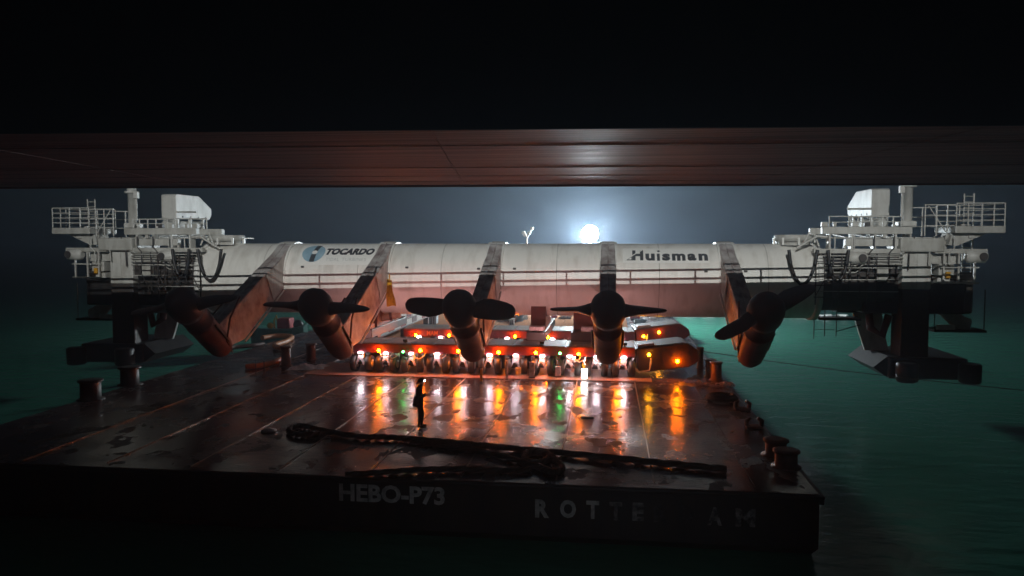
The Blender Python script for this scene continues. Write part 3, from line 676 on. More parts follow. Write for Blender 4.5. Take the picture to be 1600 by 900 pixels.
tower(-1, 'white machinery tower at the left end of the tube, beyond the barge')
tower(1, 'white machinery tower at the right end of the tube, over green water')

# ------------------------------------------------------------------ transporters
def mini_sphere(m, p, r): return m.sphere(p, r, 10, 6)
def transporter(yf, lamps, label, n_ax, x_first, xa, xb):
    S = thing('modular_transporter', ((xa + xb) / 2, yf + 1.2, 0), label, 'transporter', 'transporters under the tube')
    m = MB(); m.box(xa, xb, yf, yf + 2.43, 1.0, 1.46); fr = part('spine_frame', m, 'spmt', S, .03)
    m = MB(); m.box(xa, xb, yf - .03, yf - .002, 1.38, 1.455); part('edge_rail', m, 'spmt', fr)
    k = 0; x = xa + .03
    while x < xb - .3:
        wd = min(1.30, xb - .03 - x); m = MB(); m.box(x, x + wd - .03, yf + .05, yf + 2.38, 1.462, 1.50)
        part('top_plate', m, 'spmt_top', S); x += 1.333
    # bogie prototype in its own frame
    proto = None
    for i in range(n_ax):
        X = x_first + 1.333 * i
        if proto is None:
            m = MB(); m.box(-.17, .17, -.10, .30, .92, .99); m.prism([(-.16, .9), (.16, .9), (.12, .62), (.20, .38), (.10, .36), (.02, .60), (-.12, .66), (-.24, .40), (-.30, .42), (-.2, .66)], 'y', -.06, .12)
            proto = link('bogie', m.mesh('bogie', 'bracket', .012), S)
            ty = MB(); w_ = .15
            for s_ in (0,):
                ty.pipe([(-w_, 0, 0), (-w_ + .001, 0, 0), (-w_ * .85, 0, 0), (w_ * .85, 0, 0), (w_ - .001, 0, 0), (w_, 0, 0)], [.2, .36, .42, .42, .36, .2], 24)
            tme = ty.mesh('tyre', 'rubber')
            rm = MB(); rm.pipe([(-w_ - .01, 0, 0), (-w_, 0, 0), (w_, 0, 0), (w_ + .01, 0, 0)], [.12, .21, .21, .12], 16); rme = rm.mesh('rim', 'offwhite')
            for s_ in (-.40, .40):
                o = link('tyre', tme, proto); o.location = (s_, .15, .43)
                o = link('rim', rme, proto); o.location = (s_, .15, .43)
            ax = MB(); ax.tube((-.42, .15, .43), (.42, .15, .43), .07, n=8); link('axle', ax.mesh('axle', 'dark'), proto)
            cy = MB(); cy.tube((.0, .45, .5), (.06, .2, .95), .06, n=8); link('suspension_cylinder', cy.mesh('suspension_cylinder', 'bracket'), proto)
            b = proto
        else: b = copy_tree(proto, S)
        b.location = (X - (xa + xb) / 2, yf + .08 - (yf + 1.2), 0); b.rotation_euler.z = rad(random.uniform(-6, 10))
    far = None
    for i in range(n_ax):
        if far is None:
            far = link('rear_tyre_pair', None, S) if False else None
        X = x_first + 1.333 * i
        for s_ in (-.40, .40):
            o = link('rear_tyre', tme, S); o.location = (X + s_ - (xa + xb) / 2, yf + 2.0 - (yf + 1.2), .43)
    # fill lamps added under the edge to whiten each bogie
    lm = MB().box(-.085, .085, -.05, .0, -.01, .03).mesh('work_lamp', 'led')
    hm = MB().box(-.15, .15, -.075, .005, .034, .05).mesh('lamp_hood', 'bracket')
    for i in range(n_ax):
        o = link('work_lamp', lm, S); o.location = (x_first + 1.333 * i - (xa + xb) / 2, -1.2 - .05, 1.02)
        h_ = link('lamp_hood', hm, o)
    # hoses along the frame
    for k in range(10):
        x = random.uniform(xa + .5, xb - 1.5); m = MB()
        m.pipe([(x, yf - .03, 1.05), (x + .12, yf - .1, .85), (x + .35, yf - .12, .74), (x + .6, yf - .08, .88), (x + .7, yf - .02, 1.04)], .022, 6); part('hydraulic_hose', m, 'bracket' if k % 3 else 'rubber', S)
    ah = MB().pipe([(0, 0, 0), (0, -.02, 0), (0, -.021, 0), (0, -.06, 0)], [.10, .10, .085, .085], 14).mesh('amber_lamp', 'spmt')
    for px, py, mname in lamps:
        p = at(px, py, yf - .10); o = link('marker_lamp', ah, S); o.location = (p.x - (xa + xb) / 2, -1.2 - .03, p.z)
        m = MB(); mini_sphere(m, (0, -.10, 0), .07 if mname != 'green_lamp' else .05); link('lens', m.mesh('lens', mname), o)
    return S
Y1, Y2 = 38.1, 45.1
S1 = transporter(Y1, [(592, 549, 'amber'), (657, 549, 'amber'), (716, 550, 'amber'), (779, 552, 'amber'), (837, 552.5, 'amber'), (904, 554.5, 'amber'), (966, 556, 'amber'), (875, 553.5, 'green_lamp'), (630, 551, 'green_lamp')],
                 'front dark red wheeled transporter nearest the wet deck', 11, -12.48, -14.0, 1.4)
S2 = transporter(Y2, [(650, 523.5, 'amber'), (702, 524, 'amber'), (805, 525.5, 'amber'), (856, 526.5, 'amber'), (911, 527.5, 'amber')],
                 'rear red wheeled transporter behind the front one', 10, -11.15, -12.1, 1.62)
me = text_mesh('MAM', 1, .03); a = at(667, 524, Y2 - .035); b = at(684, 517, Y2 - .035); fit_text(me, b.x - a.x, b.z - a.z)
for v in me.vertices: v.co = Vector((a.x + v.co.x, Y2 - .036, a.z + v.co.y)) - S2.location
me.materials.clear(); me.materials.append(M['text_orange']); link('lettering', me, S2)
# fill lights added on the front transporter for the tube's pink glow
for i, x in enumerate((-12.9, -10.2, -7.4, -3.2, .9)):
    t = thing('work_light', (x, 38.35, 1.545), 'small hooded work light on the front transporter, ' + ['leftmost', 'second from left', 'middle', 'second from right', 'rightmost'][i] + ' of five', 'lamp', 'work lights on the front transporter')
    m = MB(); m.box(-.09, .09, -.05, .05, 0, .02); m.box(-.02, .02, -.02, .02, .02, .1); part('foot', m, 'dark', t, world=False)
    m = MB(); m.prism([(-.06, .08), (.05, .04), (.0, .2), (-.1, .19)], 'x', -.11, .11); part('lamp_case', m, 'dark', t, world=False)
    lw = bpy.data.lights.new('work_glow', 'SPOT'); lw.energy = TUBE_FILL_POWER; lw.color = (1, .46, .44); lw.spot_size = rad(150); lw.spot_blend = .6; lw.shadow_soft_size = .1
    ow = bpy.data.objects.new('work_glow', lw); COL.objects.link(ow); ow.parent = t; ow.location = (0, .12, .2); ow.rotation_euler = Vector((0, .75, .65)).to_track_quat('-Z', 'Y').to_euler()
# power packs, tilted up at the right end
def power_pack(S, yf, col, x0, z0, ln, ht, tilt, lamps, top, dark_roof, label):
    P = thing('power_pack', (x0, yf + 1.2, z0), label, 'power pack', 'transporter power packs')
    P.rotation_euler = (0, -rad(tilt), rad(3))
    m = MB(); m.prism([(0, .12), (.25, 0), (ln - .5, 0), (ln, .25), (ln, ht - .4), (ln - .45, ht), (.0, ht)], 'y', -1.15, 1.15); part('body', m, col, P, .05, world=False)
    m = MB(); m.box(.1, ln - .6, -1.1, 1.1, ht + .002, ht + .05); part('roof_panel', m, dark_roof, P, .02, world=False)
    m = MB(); m.box(.15, .95, -1.05, -.45, ht + .05, ht + .16); part('fuel_pipe', m, 'bracket', P, .03, world=False)
    for k in range(3):
        m = MB(); m.box(.5 + k * .75, 1.1 + k * .75, -1.165, -1.152, .3, ht - .25); d = part('side_door', m, col, P, .006, world=False)
        m = MB(); m.box(.95 + k * .75, 1.03 + k * .75, -1.19, -1.166, ht * .5, ht * .5 + .12); part('door_handle', m, 'dark', d, world=False)
    for x, z, mn in lamps:
        m = MB(); m.tube((x, -1.15, z), (x, -1.19, z), .1, n=12); q = part('marker_lamp', m, 'dark', P, world=False)
        m = MB(); m.sphere((x, -1.22, z), .075, 10, 6); part('lens', m, mn, q, world=False)
    for k in range(3):
        m = MB(); m.pipe([(.0, -1.0 + .12 * k, .9), (-.35, -1.1, .35 + .1 * k), (.05, -1.25, .02 + .03 * k), (.55, -1.25, .1), (.7, -1.16, .45 + .1 * k)], .03, 6); part('hydraulic_hose', m, 'bracket', P, world=False)
    # hitch to the transporter and underside jack
    m = MB(); m.box(-.5, .05, -.5, .5, ht * .35, ht * .6); part('hitch', m, 'dark', P, world=False)
    return P
power_pack(S1, Y1, 'ppu', 1.5, .28, 3.0, 1.2, 7, [(.62, .85, 'amber_dim'), (1.95, .38, 'amber')], None, 'dark', 'dark tilted power pack at the right end of the front transporter')
power_pack(S2, Y2, 'spmt', 1.7, .62, 3.1, 1.0, 8, [(.45, .55, 'amber_dim'), (1.35, .68, 'amber_dim')], None, 'spmt_top', 'red tilted power pack at the right end of the rear transporter')

# timber mats under the front wheels
a, b = dk(492, 582), dk(1012, 594)
mw = 3.35; x = -15.2; k = 0
nm = ['leftmost', 'second from left', 'third from left', 'third from right', 'second from right', 'rightmost']
while x < 2.0 and k < 6:
    mb = MB(); mb.box(x + .01, x + 2.9 - .01, 37.15, 40.9, .0, .045)
    single('timber_mat', mb, 'timber', (x, 37.15, 0), 'flat timber mat under the front transporter wheels, ' + nm[k], 'mat', 'mats under the front transporter', .008); x += 2.9; k += 1
# lift wheels: the transporter stands on the mats
S1.location.z += .045; 

# cradles between transporters and tube
for px, lab in ((592, 'dark steel cradle under the tube left of the checkered beam'), (845, 'dark steel cradle under the middle of the tube'), (922, 'dark steel cradle under the tube partly behind the end-on turbine')):
    hw2 = .95 if px > 900 else .5; X = at(px, 495, TY).x; c = thing('tube_cradle', (X, TY, 1.5), lab, 'cradle', 'cradles under the tube')  # the wide right cradle is moved and broadened to block floodlight glare
    m = MB(); m.box(X - hw2, X + hw2, 40.0, 47.4, 1.546, 2.0); part('bolster_beam', m, 'dark', c, .03)
    pr = [(TY - 1.7, 2.002), (TY + 1.7, 2.002)] + [(TY + 1.45 * math.cos(t), TZ - math.sqrt(max(TR ** 2 - (1.45 * math.cos(t)) ** 2, 0)) - .004) for t in [math.pi * i / 10 for i in range(11)]]
    m = MB(); m.prism(pr, 'x', X - hw2 + .1, X + hw2 - .1); part('saddle', m, 'nacelle', c)
    for s in (-1, 1):
        m = MB(); m.box(X - .4, X + .4, TY + s * 2.4 - .3, TY + s * 2.4 + .3, 2.002, 2.25); part('stop_block', m, 'bracket', c, .02)

# checkered beam running back over the rear transporter
a = at(572, 533, 43.6)
cb = thing('checkered_beam', (a.x, 43.6, 0), 'red and white checkered steel beam running back under the tube', 'beam')
xa, xb, zz = a.x, a.x + .45, .98
m = MB(); m.box(xa, xb, 43.6, 58.6, zz, zz + .95); part('beam_body', m, 'sticker', cb, .02)
pat = [0, 0, 1, 1, 1, 0, 0, 0, 1, 0]
for k, q in enumerate(pat):
    y = 43.8 + k * 1.46
    for lv in (0, 1):
        on = (k + lv) % 2 == 0
        m = MB(); m.box(xb + .001, xb + .02, y + .05, y + 1.30, zz + .06 + lv * .45, zz + .44 + lv * .45); part('square_panel', m, ('red' if k % 3 else 'nacelle') if on else 'sticker', cb)
for lv in (.0, .46, .95):
    m = MB(); m.box(xb + .001, xb + .07, 43.6, 58.6, zz + lv - .02, zz + lv + .03); part('edge_strip', m, 'spmt_top', cb)
for y in (44.4, 51, 57.6):
    m = MB(); m.box(xa + .05, xb - .05, y, y + .4, 0, zz); part('prop', m, 'dark', cb)
# brass-coloured pipe brace left of it
a = at(560, 504, 42.2); b = at(626, 491, 42.6)
pb = thing('pipe_brace', (a.x, 42.2, 0), 'stout steel pipe brace beside the second turbine, lit amber', 'pipe')
m = MB(); m.tube(a, b, .2, n=16); part('pipe', m, 'tan', pb)
m = MB(); m.tube(a.lerp(b, .74), a.lerp(b, .80), .27, n=16); part('collar', m, 'nacelle', pb)
for p in (a, a.lerp(b, .4)):
    m = MB(); m.box(p.x - .2, p.x + .2, p.y - .25, p.y + .25, 0, p.z - .12); part('stand', m, 'nacelle', pb)
# yellow webbing hanging at the second turbine
p0 = at(608, 437, 40.75); p1 = at(612, 478, 40.3)
m = MB(); pts = []
nn = 10
for i in range(nn + 1):
    t = i / nn; c = p0.lerp(p1, t); wd = .10 + .17 * t
    for k in range(7):
        u = -1 + 2 * k / 6; pts.append((c.x + u * wd, c.y + .06 * math.sin(u * 7 + i * .9) - .12 * (t > .1), c.z + .03 * math.sin(k + i)))
fs = [(i * 7 + k, i * 7 + k + 1, (i + 1) * 7 + k + 1, (i + 1) * 7 + k) for i in range(nn) for k in range(6)]
back = [(x, y + .05, z) for x, y, z in pts]; n0 = len(pts)
edge = [i * 7 for i in range(nn + 1)]; e2 = [i * 7 + 6 for i in range(nn + 1)]
m.add(pts + back, fs + [tuple(n0 + i for i in f[::-1]) for f in fs] + [(edge[i], edge[i + 1], edge[i + 1] + n0, edge[i] + n0) for i in range(nn)] + [(e2[i + 1], e2[i], e2[i] + n0, e2[i + 1] + n0) for i in range(nn)], True)
m.tube(p0 + Vector((0, .02, -.05)), p0 + Vector((0, .05, .3)), .03, n=6)
single('webbing_sling', m, 'yellow', (p1.x, p1.y, p1.z), 'yellow lifting webbing hanging from the tube beside the second turbine', 'sling')

# ------------------------------------------------------------------ light towers on the far deck
p = at(922, 365.5, 78)
lt = thing('light_tower', (p.x, 78, 0), 'glaring white balloon floodlight on a mast behind the tube', 'floodlight', 'floodlights behind the tube')
m = MB(); m.tube((p.x, 78, 0), (p.x, 78, p.z - .85), .09, .06, 10); part('mast', m, 'white', lt)
m = MB(); m.box(p.x - .8, p.x + .8, 77.3, 78.7, 0, .5); part('base_trailer', m, 'yellow', lt, .05)
m = MB(); m.sphere(p, .82, 14, 10); part('glowing_balloon', m, 'flood', lt)  # the floodlight's overexposed blob built as one glowing ball
m = MB(); m.pipe([p - Vector((0, 0, .95)), p - Vector((0, 0, .84))], [.12, .2], 12); part('balloon_collar', m, 'white', lt)
q = at(823, 381, 74)
lt2 = thing('light_tower', (q.x, 74, 0), 'small forked mast with two white work lights behind the tube', 'floodlight', 'floodlights behind the tube')
m = MB(); m.tube((q.x, 74, 0), (q.x, 74, at(823, 370, 74).z), .10, .07, 10); part('mast', m, 'white', lt2)
for px0, py0, px1, py1 in ((823, 372, 831, 357), (823, 371, 818, 364)):
    a, b = at(px0, py0, 74), at(px1, py1, 74); m = MB(); m.tube(a, b, .07, n=8); br = part('fork_arm', m, 'white', lt2)
    for t in (.5, 1.0):
        c = a.lerp(b, t); m = MB(); m.box(c.x - .16, c.x + .16, 73.8, 74.1, c.z - .12, c.z + .14); part('lamp_case', m, 'white', br, .02)
        m = MB(); m.box(c.x - .13, c.x + .13, 74.101, 74.13, c.z - .09, c.z + .11); part('lamp_glass', m, 'flood_small', br)
m = MB(); m.box(q.x - .7, q.x + .7, 73.4, 74.6, 0, .5); part('base_trailer', m, 'yellow', lt2, .05)

# ------------------------------------------------------------------ cargo and gear on the far deck
def crate(px0, px1, py_base, h_, dep, col, label, cat='crate', name='deck_crate'):
    a, b = dk(px0, py_base), dk(px1, py_base)
    t = thing(name, ((a.x + b.x) / 2, a.y, 0), label, cat)
    m = MB(); m.box(a.x, b.x, a.y, a.y + dep, .1, h_); part('body', m, col, t, .03)
    for f_ in (.15, .85):
        x = a.x + (b.x - a.x) * f_; m = MB(); m.box(x - .08, x + .08, a.y + .05, a.y + dep - .05, 0, .1); part('skid', m, 'dark', t)
    m = MB(); m.box(a.x - .03, b.x + .03, a.y - .03, a.y + dep + .03, h_ + .001, h_ + .05); part('lid', m, col, t, .01)
    for f_ in (.33, .66):
        x = a.x + (b.x - a.x) * f_; m = MB(); m.box(x - .03, x + .03, a.y - .02, a.y - .001, .12, h_ - .05); part('rib', m, 'dark', t)
    return t
crate(764, 782, 501, .75, 1.2, 'tarp', 'pale blue box on the far deck right of the middle turbine')
crate(786, 806, 503, .5, 2.0, 'tan', 'low tan box on the far deck beside the pale blue one')
crate(985, 1000, 500, .6, 1.2, 'red', 'red box on the far deck behind the red power pack')
crate(875, 893, 499, .35, 2.0, 'tan', 'flat tan pallet stack on the far deck right of the middle cradle')
crate(670, 682, 508, .7, .8, 'tarp', 'small pale box on the deck behind the checkered beam')
for px, py, lab in ((909, 505, 'rope heap on the far deck left of the end-on turbine'), (760, 506, 'rope heap on the far deck right of the middle turbine'), (1000, 508, 'rope heap on the far deck behind the red power pack')):
    c = dk(px, py); m = MB(); pts = []
    for i in range(70):
        a = i * .55; r_ = .25 + .35 * random.random(); pts.append((c.x + math.cos(a) * r_, c.y + math.sin(a) * r_, .05 + .006 * i + .03 * random.random()))
    m.pipe(pts, .045, 6); single('rope_heap', m, 'tarp', c, lab, 'rope', 'rope heaps on the far deck')
def drum(px, py, col, lab):
    c = dk(px, py); t = thing('oil_drum', c, lab, 'drum', 'drums on the far deck')
    m = MB(); m.pipe([(0, 0, .06), (0, 0, .35), (0, 0, .36), (0, 0, .39), (0, 0, .40), (0, 0, .90)], [.29, .29, .31, .31, .29, .29], 16); part('body', m, col, t, world=False)
    m = MB(); m.pipe([(0, 0, .9), (0, 0, .94)], [.305, .305], 16); part('rim', m, 'dark', t, world=False)
for px, py, col, lab in ((812, 503, 'logo_blue', 'blue drum on the far deck left of the middle cradle'), (820, 500, 'sticker', 'white drum on the far deck just left of the middle cradle'),
                         (1020, 498, 'sticker', 'white drum on the far deck above the right power packs'), (866, 497, 'red', 'red drum on the far deck just right of the middle cradle')): drum(px, py, col, lab)
crate(796, 803, 509, .5, .5, 'sticker', 'small white case on the far deck beside the blue drum')
crate(1008, 1040, 495, .9, 2.6, 'sticker', 'large pale tarped box on the far deck above the right power packs')
crate(898, 904, 506, .45, .5, 'sticker', 'small white case on the far deck beside the rope heap')
# added planks: the lit deck's peach in their colour, bouncing warm light
pf = thing('plank_cover', (-4, 52, 0), 'bright tan plank cover on the far deck behind the transporters', 'planking')
pls = [MB().box(.0, .84, .0, 26, .006, .06 + .004 * q).mesh('plank', 'plank', .01) for q in range(3)]
for i in range(21):
    o = link('plank', pls[i % 3], pf); o.location = (-9.0 + .86 * i - 3.4, .25 * math.sin(i * 2.3), 0)
# low white floating boom on the water right of the barge
a = atz(1050, 492.5, WZ); m = MB(); pts = []
for i in range(60):
    x = a.x + i * .33; pts.append((x, a.y + .5 * math.sin(i * .8) + .3 * random.random(), WZ + .12 + .04 * math.sin(i * 1.7)))
m.pipe(pts, [.17 + .05 * math.sin(i * 1.1) for i in range(60)], 8)
single('floating_boom', m, 'sticker', (a.x, a.y, WZ), 'low white floating boom on the lit green water', 'boom')

# mooring line crossing the water on the right
a, b = at(1092, 548, 44.5), at(1600, 610, 36)
m = MB(); pts = []
for i in range(25):
    t = i / 24; p = a.lerp(b, t); pts.append((p.x, p.y, p.z - 1.0 * math.sin(math.pi * t) * .12))
m.pipe(pts, .022, 6); single('mooring_wire', m, 'dark', a, 'thin dark mooring wire crossing the green water on the right', 'wire')

# ------------------------------------------------------------------ left deck edge: boat, hoses, tarpaulin
p = at(462, 522, 57)
bt = thing('work_boat', (p.x - 1.2, 57, WZ), 'small green work boat moored beyond the left deck edge', 'boat')
bxx = p.x - 1.2; L_ = 4.4
secs = [(-1.0, .55, .25), (-.6, 1.0, .05), (0, 1.15, 0), (.6, 1.0, .05), (.92, .5, .25), (1.0, .06, .45)]
m = MB(); vs_ = []
for t, wd, sh in secs:
    x = bxx + t * L_ / 2; zt = WZ + 1.85 + sh
    vs_ += [(x, 57 - wd, zt), (x, 57 - wd * .8, WZ + .4), (x, 57, WZ - .2), (x, 57 + wd * .8, WZ + .4), (x, 57 + wd, zt)]
fs = [(i * 5 + k, i * 5 + k + 1, i * 5 + k + 6, i * 5 + k + 5) for i in range(len(secs) - 1) for k in range(4)] + [(0, 1, 2, 3, 4)] + [(i * 5, i * 5 + 5, i * 5 + 9, i * 5 + 4) for i in range(len(secs) - 1)]
m.add(vs_, fs); part('hull', m, 'boat', bt)
m = MB(); m.pipe([(v[0], v[1], v[2] + .03) for v in vs_[::5]], .07, 8); part('gunwale', m, 'boat', bt)
m = MB(); m.box(bxx - .1, bxx + .9, 56.5, 57.5, WZ + 1.9, WZ + 2.7); part('engine_box', m, 'red', bt, .08)
m = MB(); m.pipe([(bxx - .35, 56.7, WZ + 1.9), (bxx - .4, 56.7, WZ + 2.5), (bxx - .2, 56.7, WZ + 2.9), (bxx - .1, 56.7, WZ + 2.4)], .06, 8); part('hand_rail', m, 'yellow', bt)
m = MB(); m.sphere((bxx + 1.5, 56.8, WZ + 2.2), .4, 12, 8, (1, .8, 1)); part('fender', m, 'black', bt)
m = MB(); m.sphere((bxx - .7, 56.7, WZ + 2.1), .25, 12, 8); part('buoy', m, 'yellow', bt)
def hose(pxs, z, r_, col, label, cat='hose', name='rubber_hose'):
    pts = [atz(px, py, z) for px, py in pxs]; out = []
    for i in range(len(pts) - 1):
        p0 = pts[max(i - 1, 0)]; p1 = pts[i]; p2 = pts[i + 1]; p3 = pts[min(i + 2, len(pts) - 1)]
        for k in range(6):
            t = k / 6; out.append(.5 * ((2 * p1) + (p2 - p0) * t + (2 * p0 - 5 * p1 + 4 * p2 - p3) * t * t + (3 * p1 - p0 - 3 * p2 + p3) * t ** 3))
    out.append(pts[-1]); m = MB(); m.pipe(out, r_, 10)
    return single(name, m, col, out[0] - Vector((0, 0, z)), label, cat, 'hoses on the left deck')
hose([(410, 528), (430, 525), (448, 525), (456, 527), (448, 533), (433, 538), (430, 541), (440, 544), (452, 544)], .18, .17, 'orange', 'fat tan hose in an S-bend at the left deck edge')
hose([(384, 573), (405, 571), (425, 567), (443, 560)], .15, .14, 'orange', 'fat tan hose end lying left of the rusty bollard')
hose([(352, 545), (370, 542), (394, 540), (412, 537)], .15, .13, 'bollard', 'pale pipe on the left deck edge behind the leftmost turbine')
# tarpaulin heap
c = dk(470, 579); m = MB(); nx, ny = 22, 9; vs_ = []
for j in range(ny):
    for i in range(nx):
        u, v = i / (nx - 1), j / (ny - 1); e = math.sin(math.pi * u) ** .5 * math.sin(math.pi * v) ** .5
        vs_.append((c.x - .85 + 1.9 * u + .1 * math.sin(9 * v), c.y - .1 + 1.5 * v + .25 * u, .012 + e * (.10 + .10 * random.random() + .06 * math.sin(14 * u + 4 * v))))
m.add(vs_, [(j * nx + i, j * nx + i + 1, (j + 1) * nx + i + 1, (j + 1) * nx + i) for j in range(ny - 1) for i in range(nx - 1)])
single('tarpaulin', m, 'tarp', c, 'crumpled pale tarpaulin on the deck left of the front transporter', 'tarpaulin')
for (px, py, h_, lab) in ((400, 588, .75, 'left one of two thin black stakes on the left deck'), (413, 590, .80, 'right one of two thin black stakes on the left deck')):
    c = dk(px, py); m = MB(); m.tube(c, c + Vector((0, 0, h_)), .025, n=8); m.box(c.x - .08, c.x + .08, c.y - .08, c.y + .08, 0, .02); m.sphere(c + Vector((0, 0, h_)), .035, 8, 5)
    single('deck_stake', m, 'black', c, lab, 'stake', 'stakes on the left deck')
# chain heap and fender loop on the right deck
c = dk(1115, 604); ch = thing('chain_heap', c, 'loose chain heap with bright glints on the right deck edge', 'chain')
lk = MB(); pts = [(math.cos(a) * .11, math.sin(a) * .065, 0) for a in [2 * math.pi * i / 10 for i in range(11)]]; lk.pipe(pts, .024, 6, False); lme = lk.mesh('chain_link', 'bracket')
for i in range(26):
    o = link('chain_link', lme, ch); t = i / 25
    o.location = (-.8 + 1.7 * t + .05 * math.sin(i * 2), .25 * math.sin(t * 9), .06 + .12 * (i % 3 == 0) * random.random()); o.rotation_euler = (rad(90 * (i % 2)) + .3, 0, rad(random.uniform(-30, 30)))
c = dk(1128, 626); m = MB(); pts = []
for i in range(40):
    a = i * 2 * math.pi / 19; r_ = .62 - .004 * i; pts.append((c.x + math.cos(a) * r_, c.y + math.sin(a) * r_ * 1.1, .09 + .004 * i))
m.pipe(pts, .085, 8); single('coiled_rope', m, 'rope', c, 'dark rope coil on the right deck below the chain heap', 'rope')
for i, (px, py, lab) in enumerate(((1160, 640, 'rusty chock on the right deck edge above the near squat bollards'), (1178, 668, 'rusty chock on the right deck edge just behind the near squat bollards'))):
    c = dk(px, py); t = thing('fairlead', c, lab, 'fairlead', 'fairleads on the right deck edge')
    m = MB(); m.box(-.3, .3, -.2, .2, 0, .08); part('base', m, 'bollard', t, .02, world=False)
    for s in (-1, 1): m = MB(); m.pipe([(s * .25, 0, .08), (s * .27, 0, .25), (s * .12, 0, .36)], [.09, .09, .06], 8); part('horn', m, 'bollard', t, world=False)
# white plank lying on the deck
c = dk(420, 675); m = MB(); m.sphere((c.x, c.y, .02), .28, 12, 8, (1, .7, .35)); m.v = [v + Vector((random.uniform(-.03, .03), random.uniform(-.03, .03), random.uniform(0, .02))) for v in m.v]
single('rag', m, 'tarp', c, 'small pale rag heap on the dark left part of the deck', 'rag')
c = dk(917, 653); m = MB(); m.box(c.x - .27, c.x + .27, c.y - .06, c.y + .06, .002, .05)
single('plank', m, 'sticker', c, 'short white plank lying flat on the wet deck', 'plank', None, .008)

# posts with reflective tape beside the wheels
for i, (px, py, h_, col, lab) in enumerate(((752, 597, .62, 'yellow', 'yellow marker post standing by the front wheels'), (913, 592, .5, 'box_lamp', 'small glaring white lamp box on the mats by the front wheels'),
                                            (831, 590, .75, 'bracket', 'pale post by the front wheels between middle and end-on turbines'), (792, 593, .9, 'bracket', 'pale post by the front wheels right of the yellow marker'),
                                            (872, 589, .5, 'bracket', 'pale case by the front wheels below the green lamp'))):
    c = dk(px, py, .05); t = thing('marker_post' if i != 1 else 'lamp_box', (c.x, c.y, .045), lab, 'post' if i != 1 else 'lamp')
    wd = .055 if i in (0, 3) else .13
    m = MB(); m.box(-wd * 1.2, wd * 1.2, -.06, .06, 0, .05); part('base', m, 'dark', t, world=False)
    m = MB(); m.box(-wd, wd, -.05, .05, .051, h_); part('upright' if i != 1 else 'lamp_glass', m, col, t, .01, world=False)
    m = MB(); m.box(-wd * 1.05, wd * 1.05, -.055, .055, h_ + .001, h_ + .03); part('cap', m, 'bracket', t, world=False)

# ------------------------------------------------------------------ heavy hawsers on the near deck
def hawser(pxs, r_, label):
    pts = [atz(px, py, r_) for px, py in pxs]; out = []
    for i in range(len(pts) - 1):
        p0 = pts[max(i - 1, 0)]; p1 = pts[i]; p2 = pts[i + 1]; p3 = pts[min(i + 2, len(pts) - 1)]
        for k in range(10):
            t = k / 10; out.append(.5 * ((2 * p1) + (p2 - p0) * t + (2 * p0 - 5 * p1 + 4 * p2 - p3) * t * t + (3 * p1 - p0 - 3 * p2 + p3) * t ** 3))
    out.append(pts[-1]); m = MB()
    # three strands laid round each other
    for s in range(3):
        st = []
        for i, p in enumerate(out):
            d = (out[min(i + 1, len(out) - 1)] - out[max(i - 1, 0)]).normalized(); u = d.cross(Vector((0, 0, 1))).normalized(); v = u.cross(d)
            a = i * .55 + s * 2 * math.pi / 3; st.append(p + (u * math.cos(a) + v * math.sin(a)) * r_ * .45)
        m.pipe(st, r_ * .58, 8)
    return single('hawser', m, 'rope', (out[0].x, out[0].y, 0), label, 'rope', 'hawsers on the near deck')
hawser([(498, 678), (478, 680), (456, 677), (452, 671), (465, 666), (482, 667), (500, 672), (560, 682), (600, 683), (640, 686), (690, 690), (760, 697), (860, 706), (960, 716), (1050, 725), (1135, 733)], .11, 'thick dark hawser with a looped left end across the whole deck')
hawser([(640, 688), (690, 696), (740, 703), (790, 714), (830, 727), (868, 738)], .10, 'shorter dark hawser running down to the rope tangle')
hawser([(540, 742), (600, 738), (660, 734), (720, 733), (790, 735), (830, 733)], .09, 'dark hawser along the near deck edge left of the rope tangle')
hawser([(818, 712), (828, 706), (850, 706), (858, 714), (845, 722), (826, 722), (820, 714), (832, 707), (856, 710), (872, 724), (878, 732), (866, 738), (850, 733), (838, 727)], .11, 'tangled dark knot of hawser in the middle of the near deck')

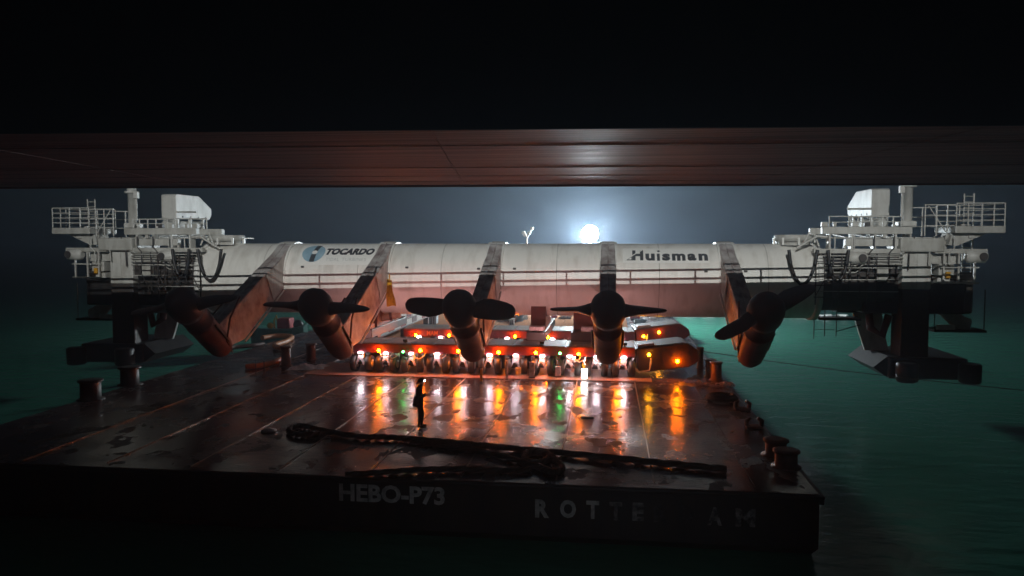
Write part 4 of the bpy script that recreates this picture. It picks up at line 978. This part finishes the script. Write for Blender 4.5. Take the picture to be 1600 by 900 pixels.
# ------------------------------------------------------------------ person on deck
def person():
    f = dk(656, 668); P = Vector((f.x, f.y, 0))
    me = bpy.data.meshes.new('person')
    J = {}; V = []; E = []; R = []
    def j(n, p, r, to=None):
        J[n] = len(V); V.append(Vector(p)); R.append(r)
        if to: E.append((J[to], J[n]))
    # x: facing right (towards +x), y: depth; standing, head bent, forearms raised to the chest
    j('pelvis', (0, 0, .95), (.155, .13)); j('waist', (-.01, 0, 1.10), (.145, .12), 'pelvis'); j('chest', (-.02, 0, 1.32), (.175, .15), 'waist')
    j('collar', (.0, 0, 1.47), (.12, .10), 'chest'); j('neck', (.03, 0, 1.54), (.062, .062), 'collar'); j('head', (.06, 0, 1.62), (.085, .095), 'neck'); j('crown', (.075, 0, 1.73), (.085, .09), 'head')
    for s, n, dx in ((1, 'b', .06), (-1, 'f', -.02)):
        j('hip' + n, (0, s * .09, .90), (.10, .095), 'pelvis'); j('knee' + n, (dx + .03, s * .10, .50), (.068, .066), 'hip' + n); j('ankle' + n, (dx - .01, s * .11, .10), (.05, .05), 'knee' + n)
        j('heel' + n, (dx - .03, s * .11, .055), (.05, .048), 'ankle' + n); j('toe' + n, (dx + .17, s * .13, .045), (.045, .036), 'heel' + n)
        j('sh' + n, (-.01, s * .20, 1.42), (.075, .075), 'collar'); j('elbow' + n, (.02, s * .25, 1.14), (.055, .055), 'sh' + n); j('wrist' + n, (.24, s * .12, 1.20), (.038, .036), 'elbow' + n)
    me.from_pydata([tuple(v) for v in V], E, [])
    o = link('person', me); o.location = P
    md = o.modifiers.new('skin', 'SKIN'); md.use_smooth_shade = True
    for i, v in enumerate(me.skin_vertices[0].data): v.radius = R[i]; v.use_root = (i == 0)
    sb = o.modifiers.new('subdivision', 'SUBSURF'); sb.levels = 2; sb.render_levels = 2
    me.materials.append(M['cloth'])
    tag(o, 'person in black workwear with a headlamp standing on the wet deck', 'person')
    def pp(name, mb, col): return link(name, mb.mesh(name, col), o)
    mb = MB(); mb.sphere((.06, 0, 1.66), .098, 16, 12, (1.0, .82, 1.22)); mb.sphere((.158, 0, 1.655), .02, 8, 6, (1.2, .7, 1.3))
    for s in (-1, 1): mb.sphere((.055, s * .083, 1.66), .024, 8, 6, (.6, .4, 1.2))
    hd = pp('face', mb, 'skin')
    for s in (-1, 1):
        mb = MB(); mb.sphere((.145, s * .032, 1.675), .011, 8, 6); link('eye', mb.mesh('eye', 'black'), hd)
    mb = MB(); mb.box(.138, .150, -.025, .025, 1.605, 1.612); link('mouth', mb.mesh('mouth', 'nacelle'), hd)
    mb = MB(); mb.pipe([(.05, 0, 1.70), (.05, 0, 1.705), (.05, 0, 1.77), (.05, 0, 1.81), (.05, 0, 1.83)], [.145, .13, .115, .07, .01], 18); pp('helmet', mb, 'black')
    mb = MB(); mb.box(.165, .205, -.03, .03, 1.70, 1.74); pp('headlamp', mb, 'headlamp')
    mb = MB(); mb.sphere((-.06, -.07, 1.66), .05, 10, 8, (.7, .5, 1)); pp('ear_defender', mb, 'red')
    # jacket hem hanging behind
    mb = MB(); mb.pipe([(-.03, 0, 1.15), (-.05, 0, .95), (-.07, 0, .78)], [.17, .19, .20], 16, False); pp('jacket_hem', mb, 'cloth')
    for s in (1, -1):
        w_ = Vector((.24, s * .12, 1.20)); mb = MB()
        mb.pipe([w_ - Vector((.02, 0, 0)), w_ + Vector((.04, -s * .01, .01)), w_ + Vector((.09, -s * .02, .015))], [.026, .036, .032], 10)
        for k in range(4):
            b0 = w_ + Vector((.085, -s * .02, .04 - .018 * k)); ln = (.07, .08, .075, .06)[k]
            mb.pipe([b0, b0 + Vector((ln * .5, -s * .012, .004)), b0 + Vector((ln * .8, -s * .045, .004))], [.010, .009, .007], 6)
        mb.pipe([w_ + Vector((.03, -s * .03, .03)), w_ + Vector((.06, -s * .055, .05)), w_ + Vector((.085, -s * .06, .055))], [.012, .010, .008], 6)
        pp('hand', mb, 'skin')
    mb = MB(); mb.box(.335, .35, -.085, .085, 1.16, 1.30); pp('tablet', mb, 'sticker')
    o.rotation_euler.z = rad(6)
    return o
person()

# ------------------------------------------------------------------ night air
mb = MB(); mb.box(-3050, 3050, -3050, 3050, WZ - 1.1, 31)
hz = link('haze', mb.mesh('haze', 'dark')); hz['kind'] = 'stuff'
hm = bpy.data.materials.new('night_haze'); hm.use_nodes = True; t = hm.node_tree; t.nodes.clear()
out = t.nodes.new('ShaderNodeOutputMaterial'); pv = t.nodes.new('ShaderNodeVolumePrincipled')
pv.inputs['Color'].default_value = (.62, .79, 1.0, 1); pv.inputs['Density'].default_value = .0022; pv.inputs['Anisotropy'].default_value = .45
t.links.new(pv.outputs[0], out.inputs['Volume'])
hz.data.materials.clear(); hz.data.materials.append(hm)
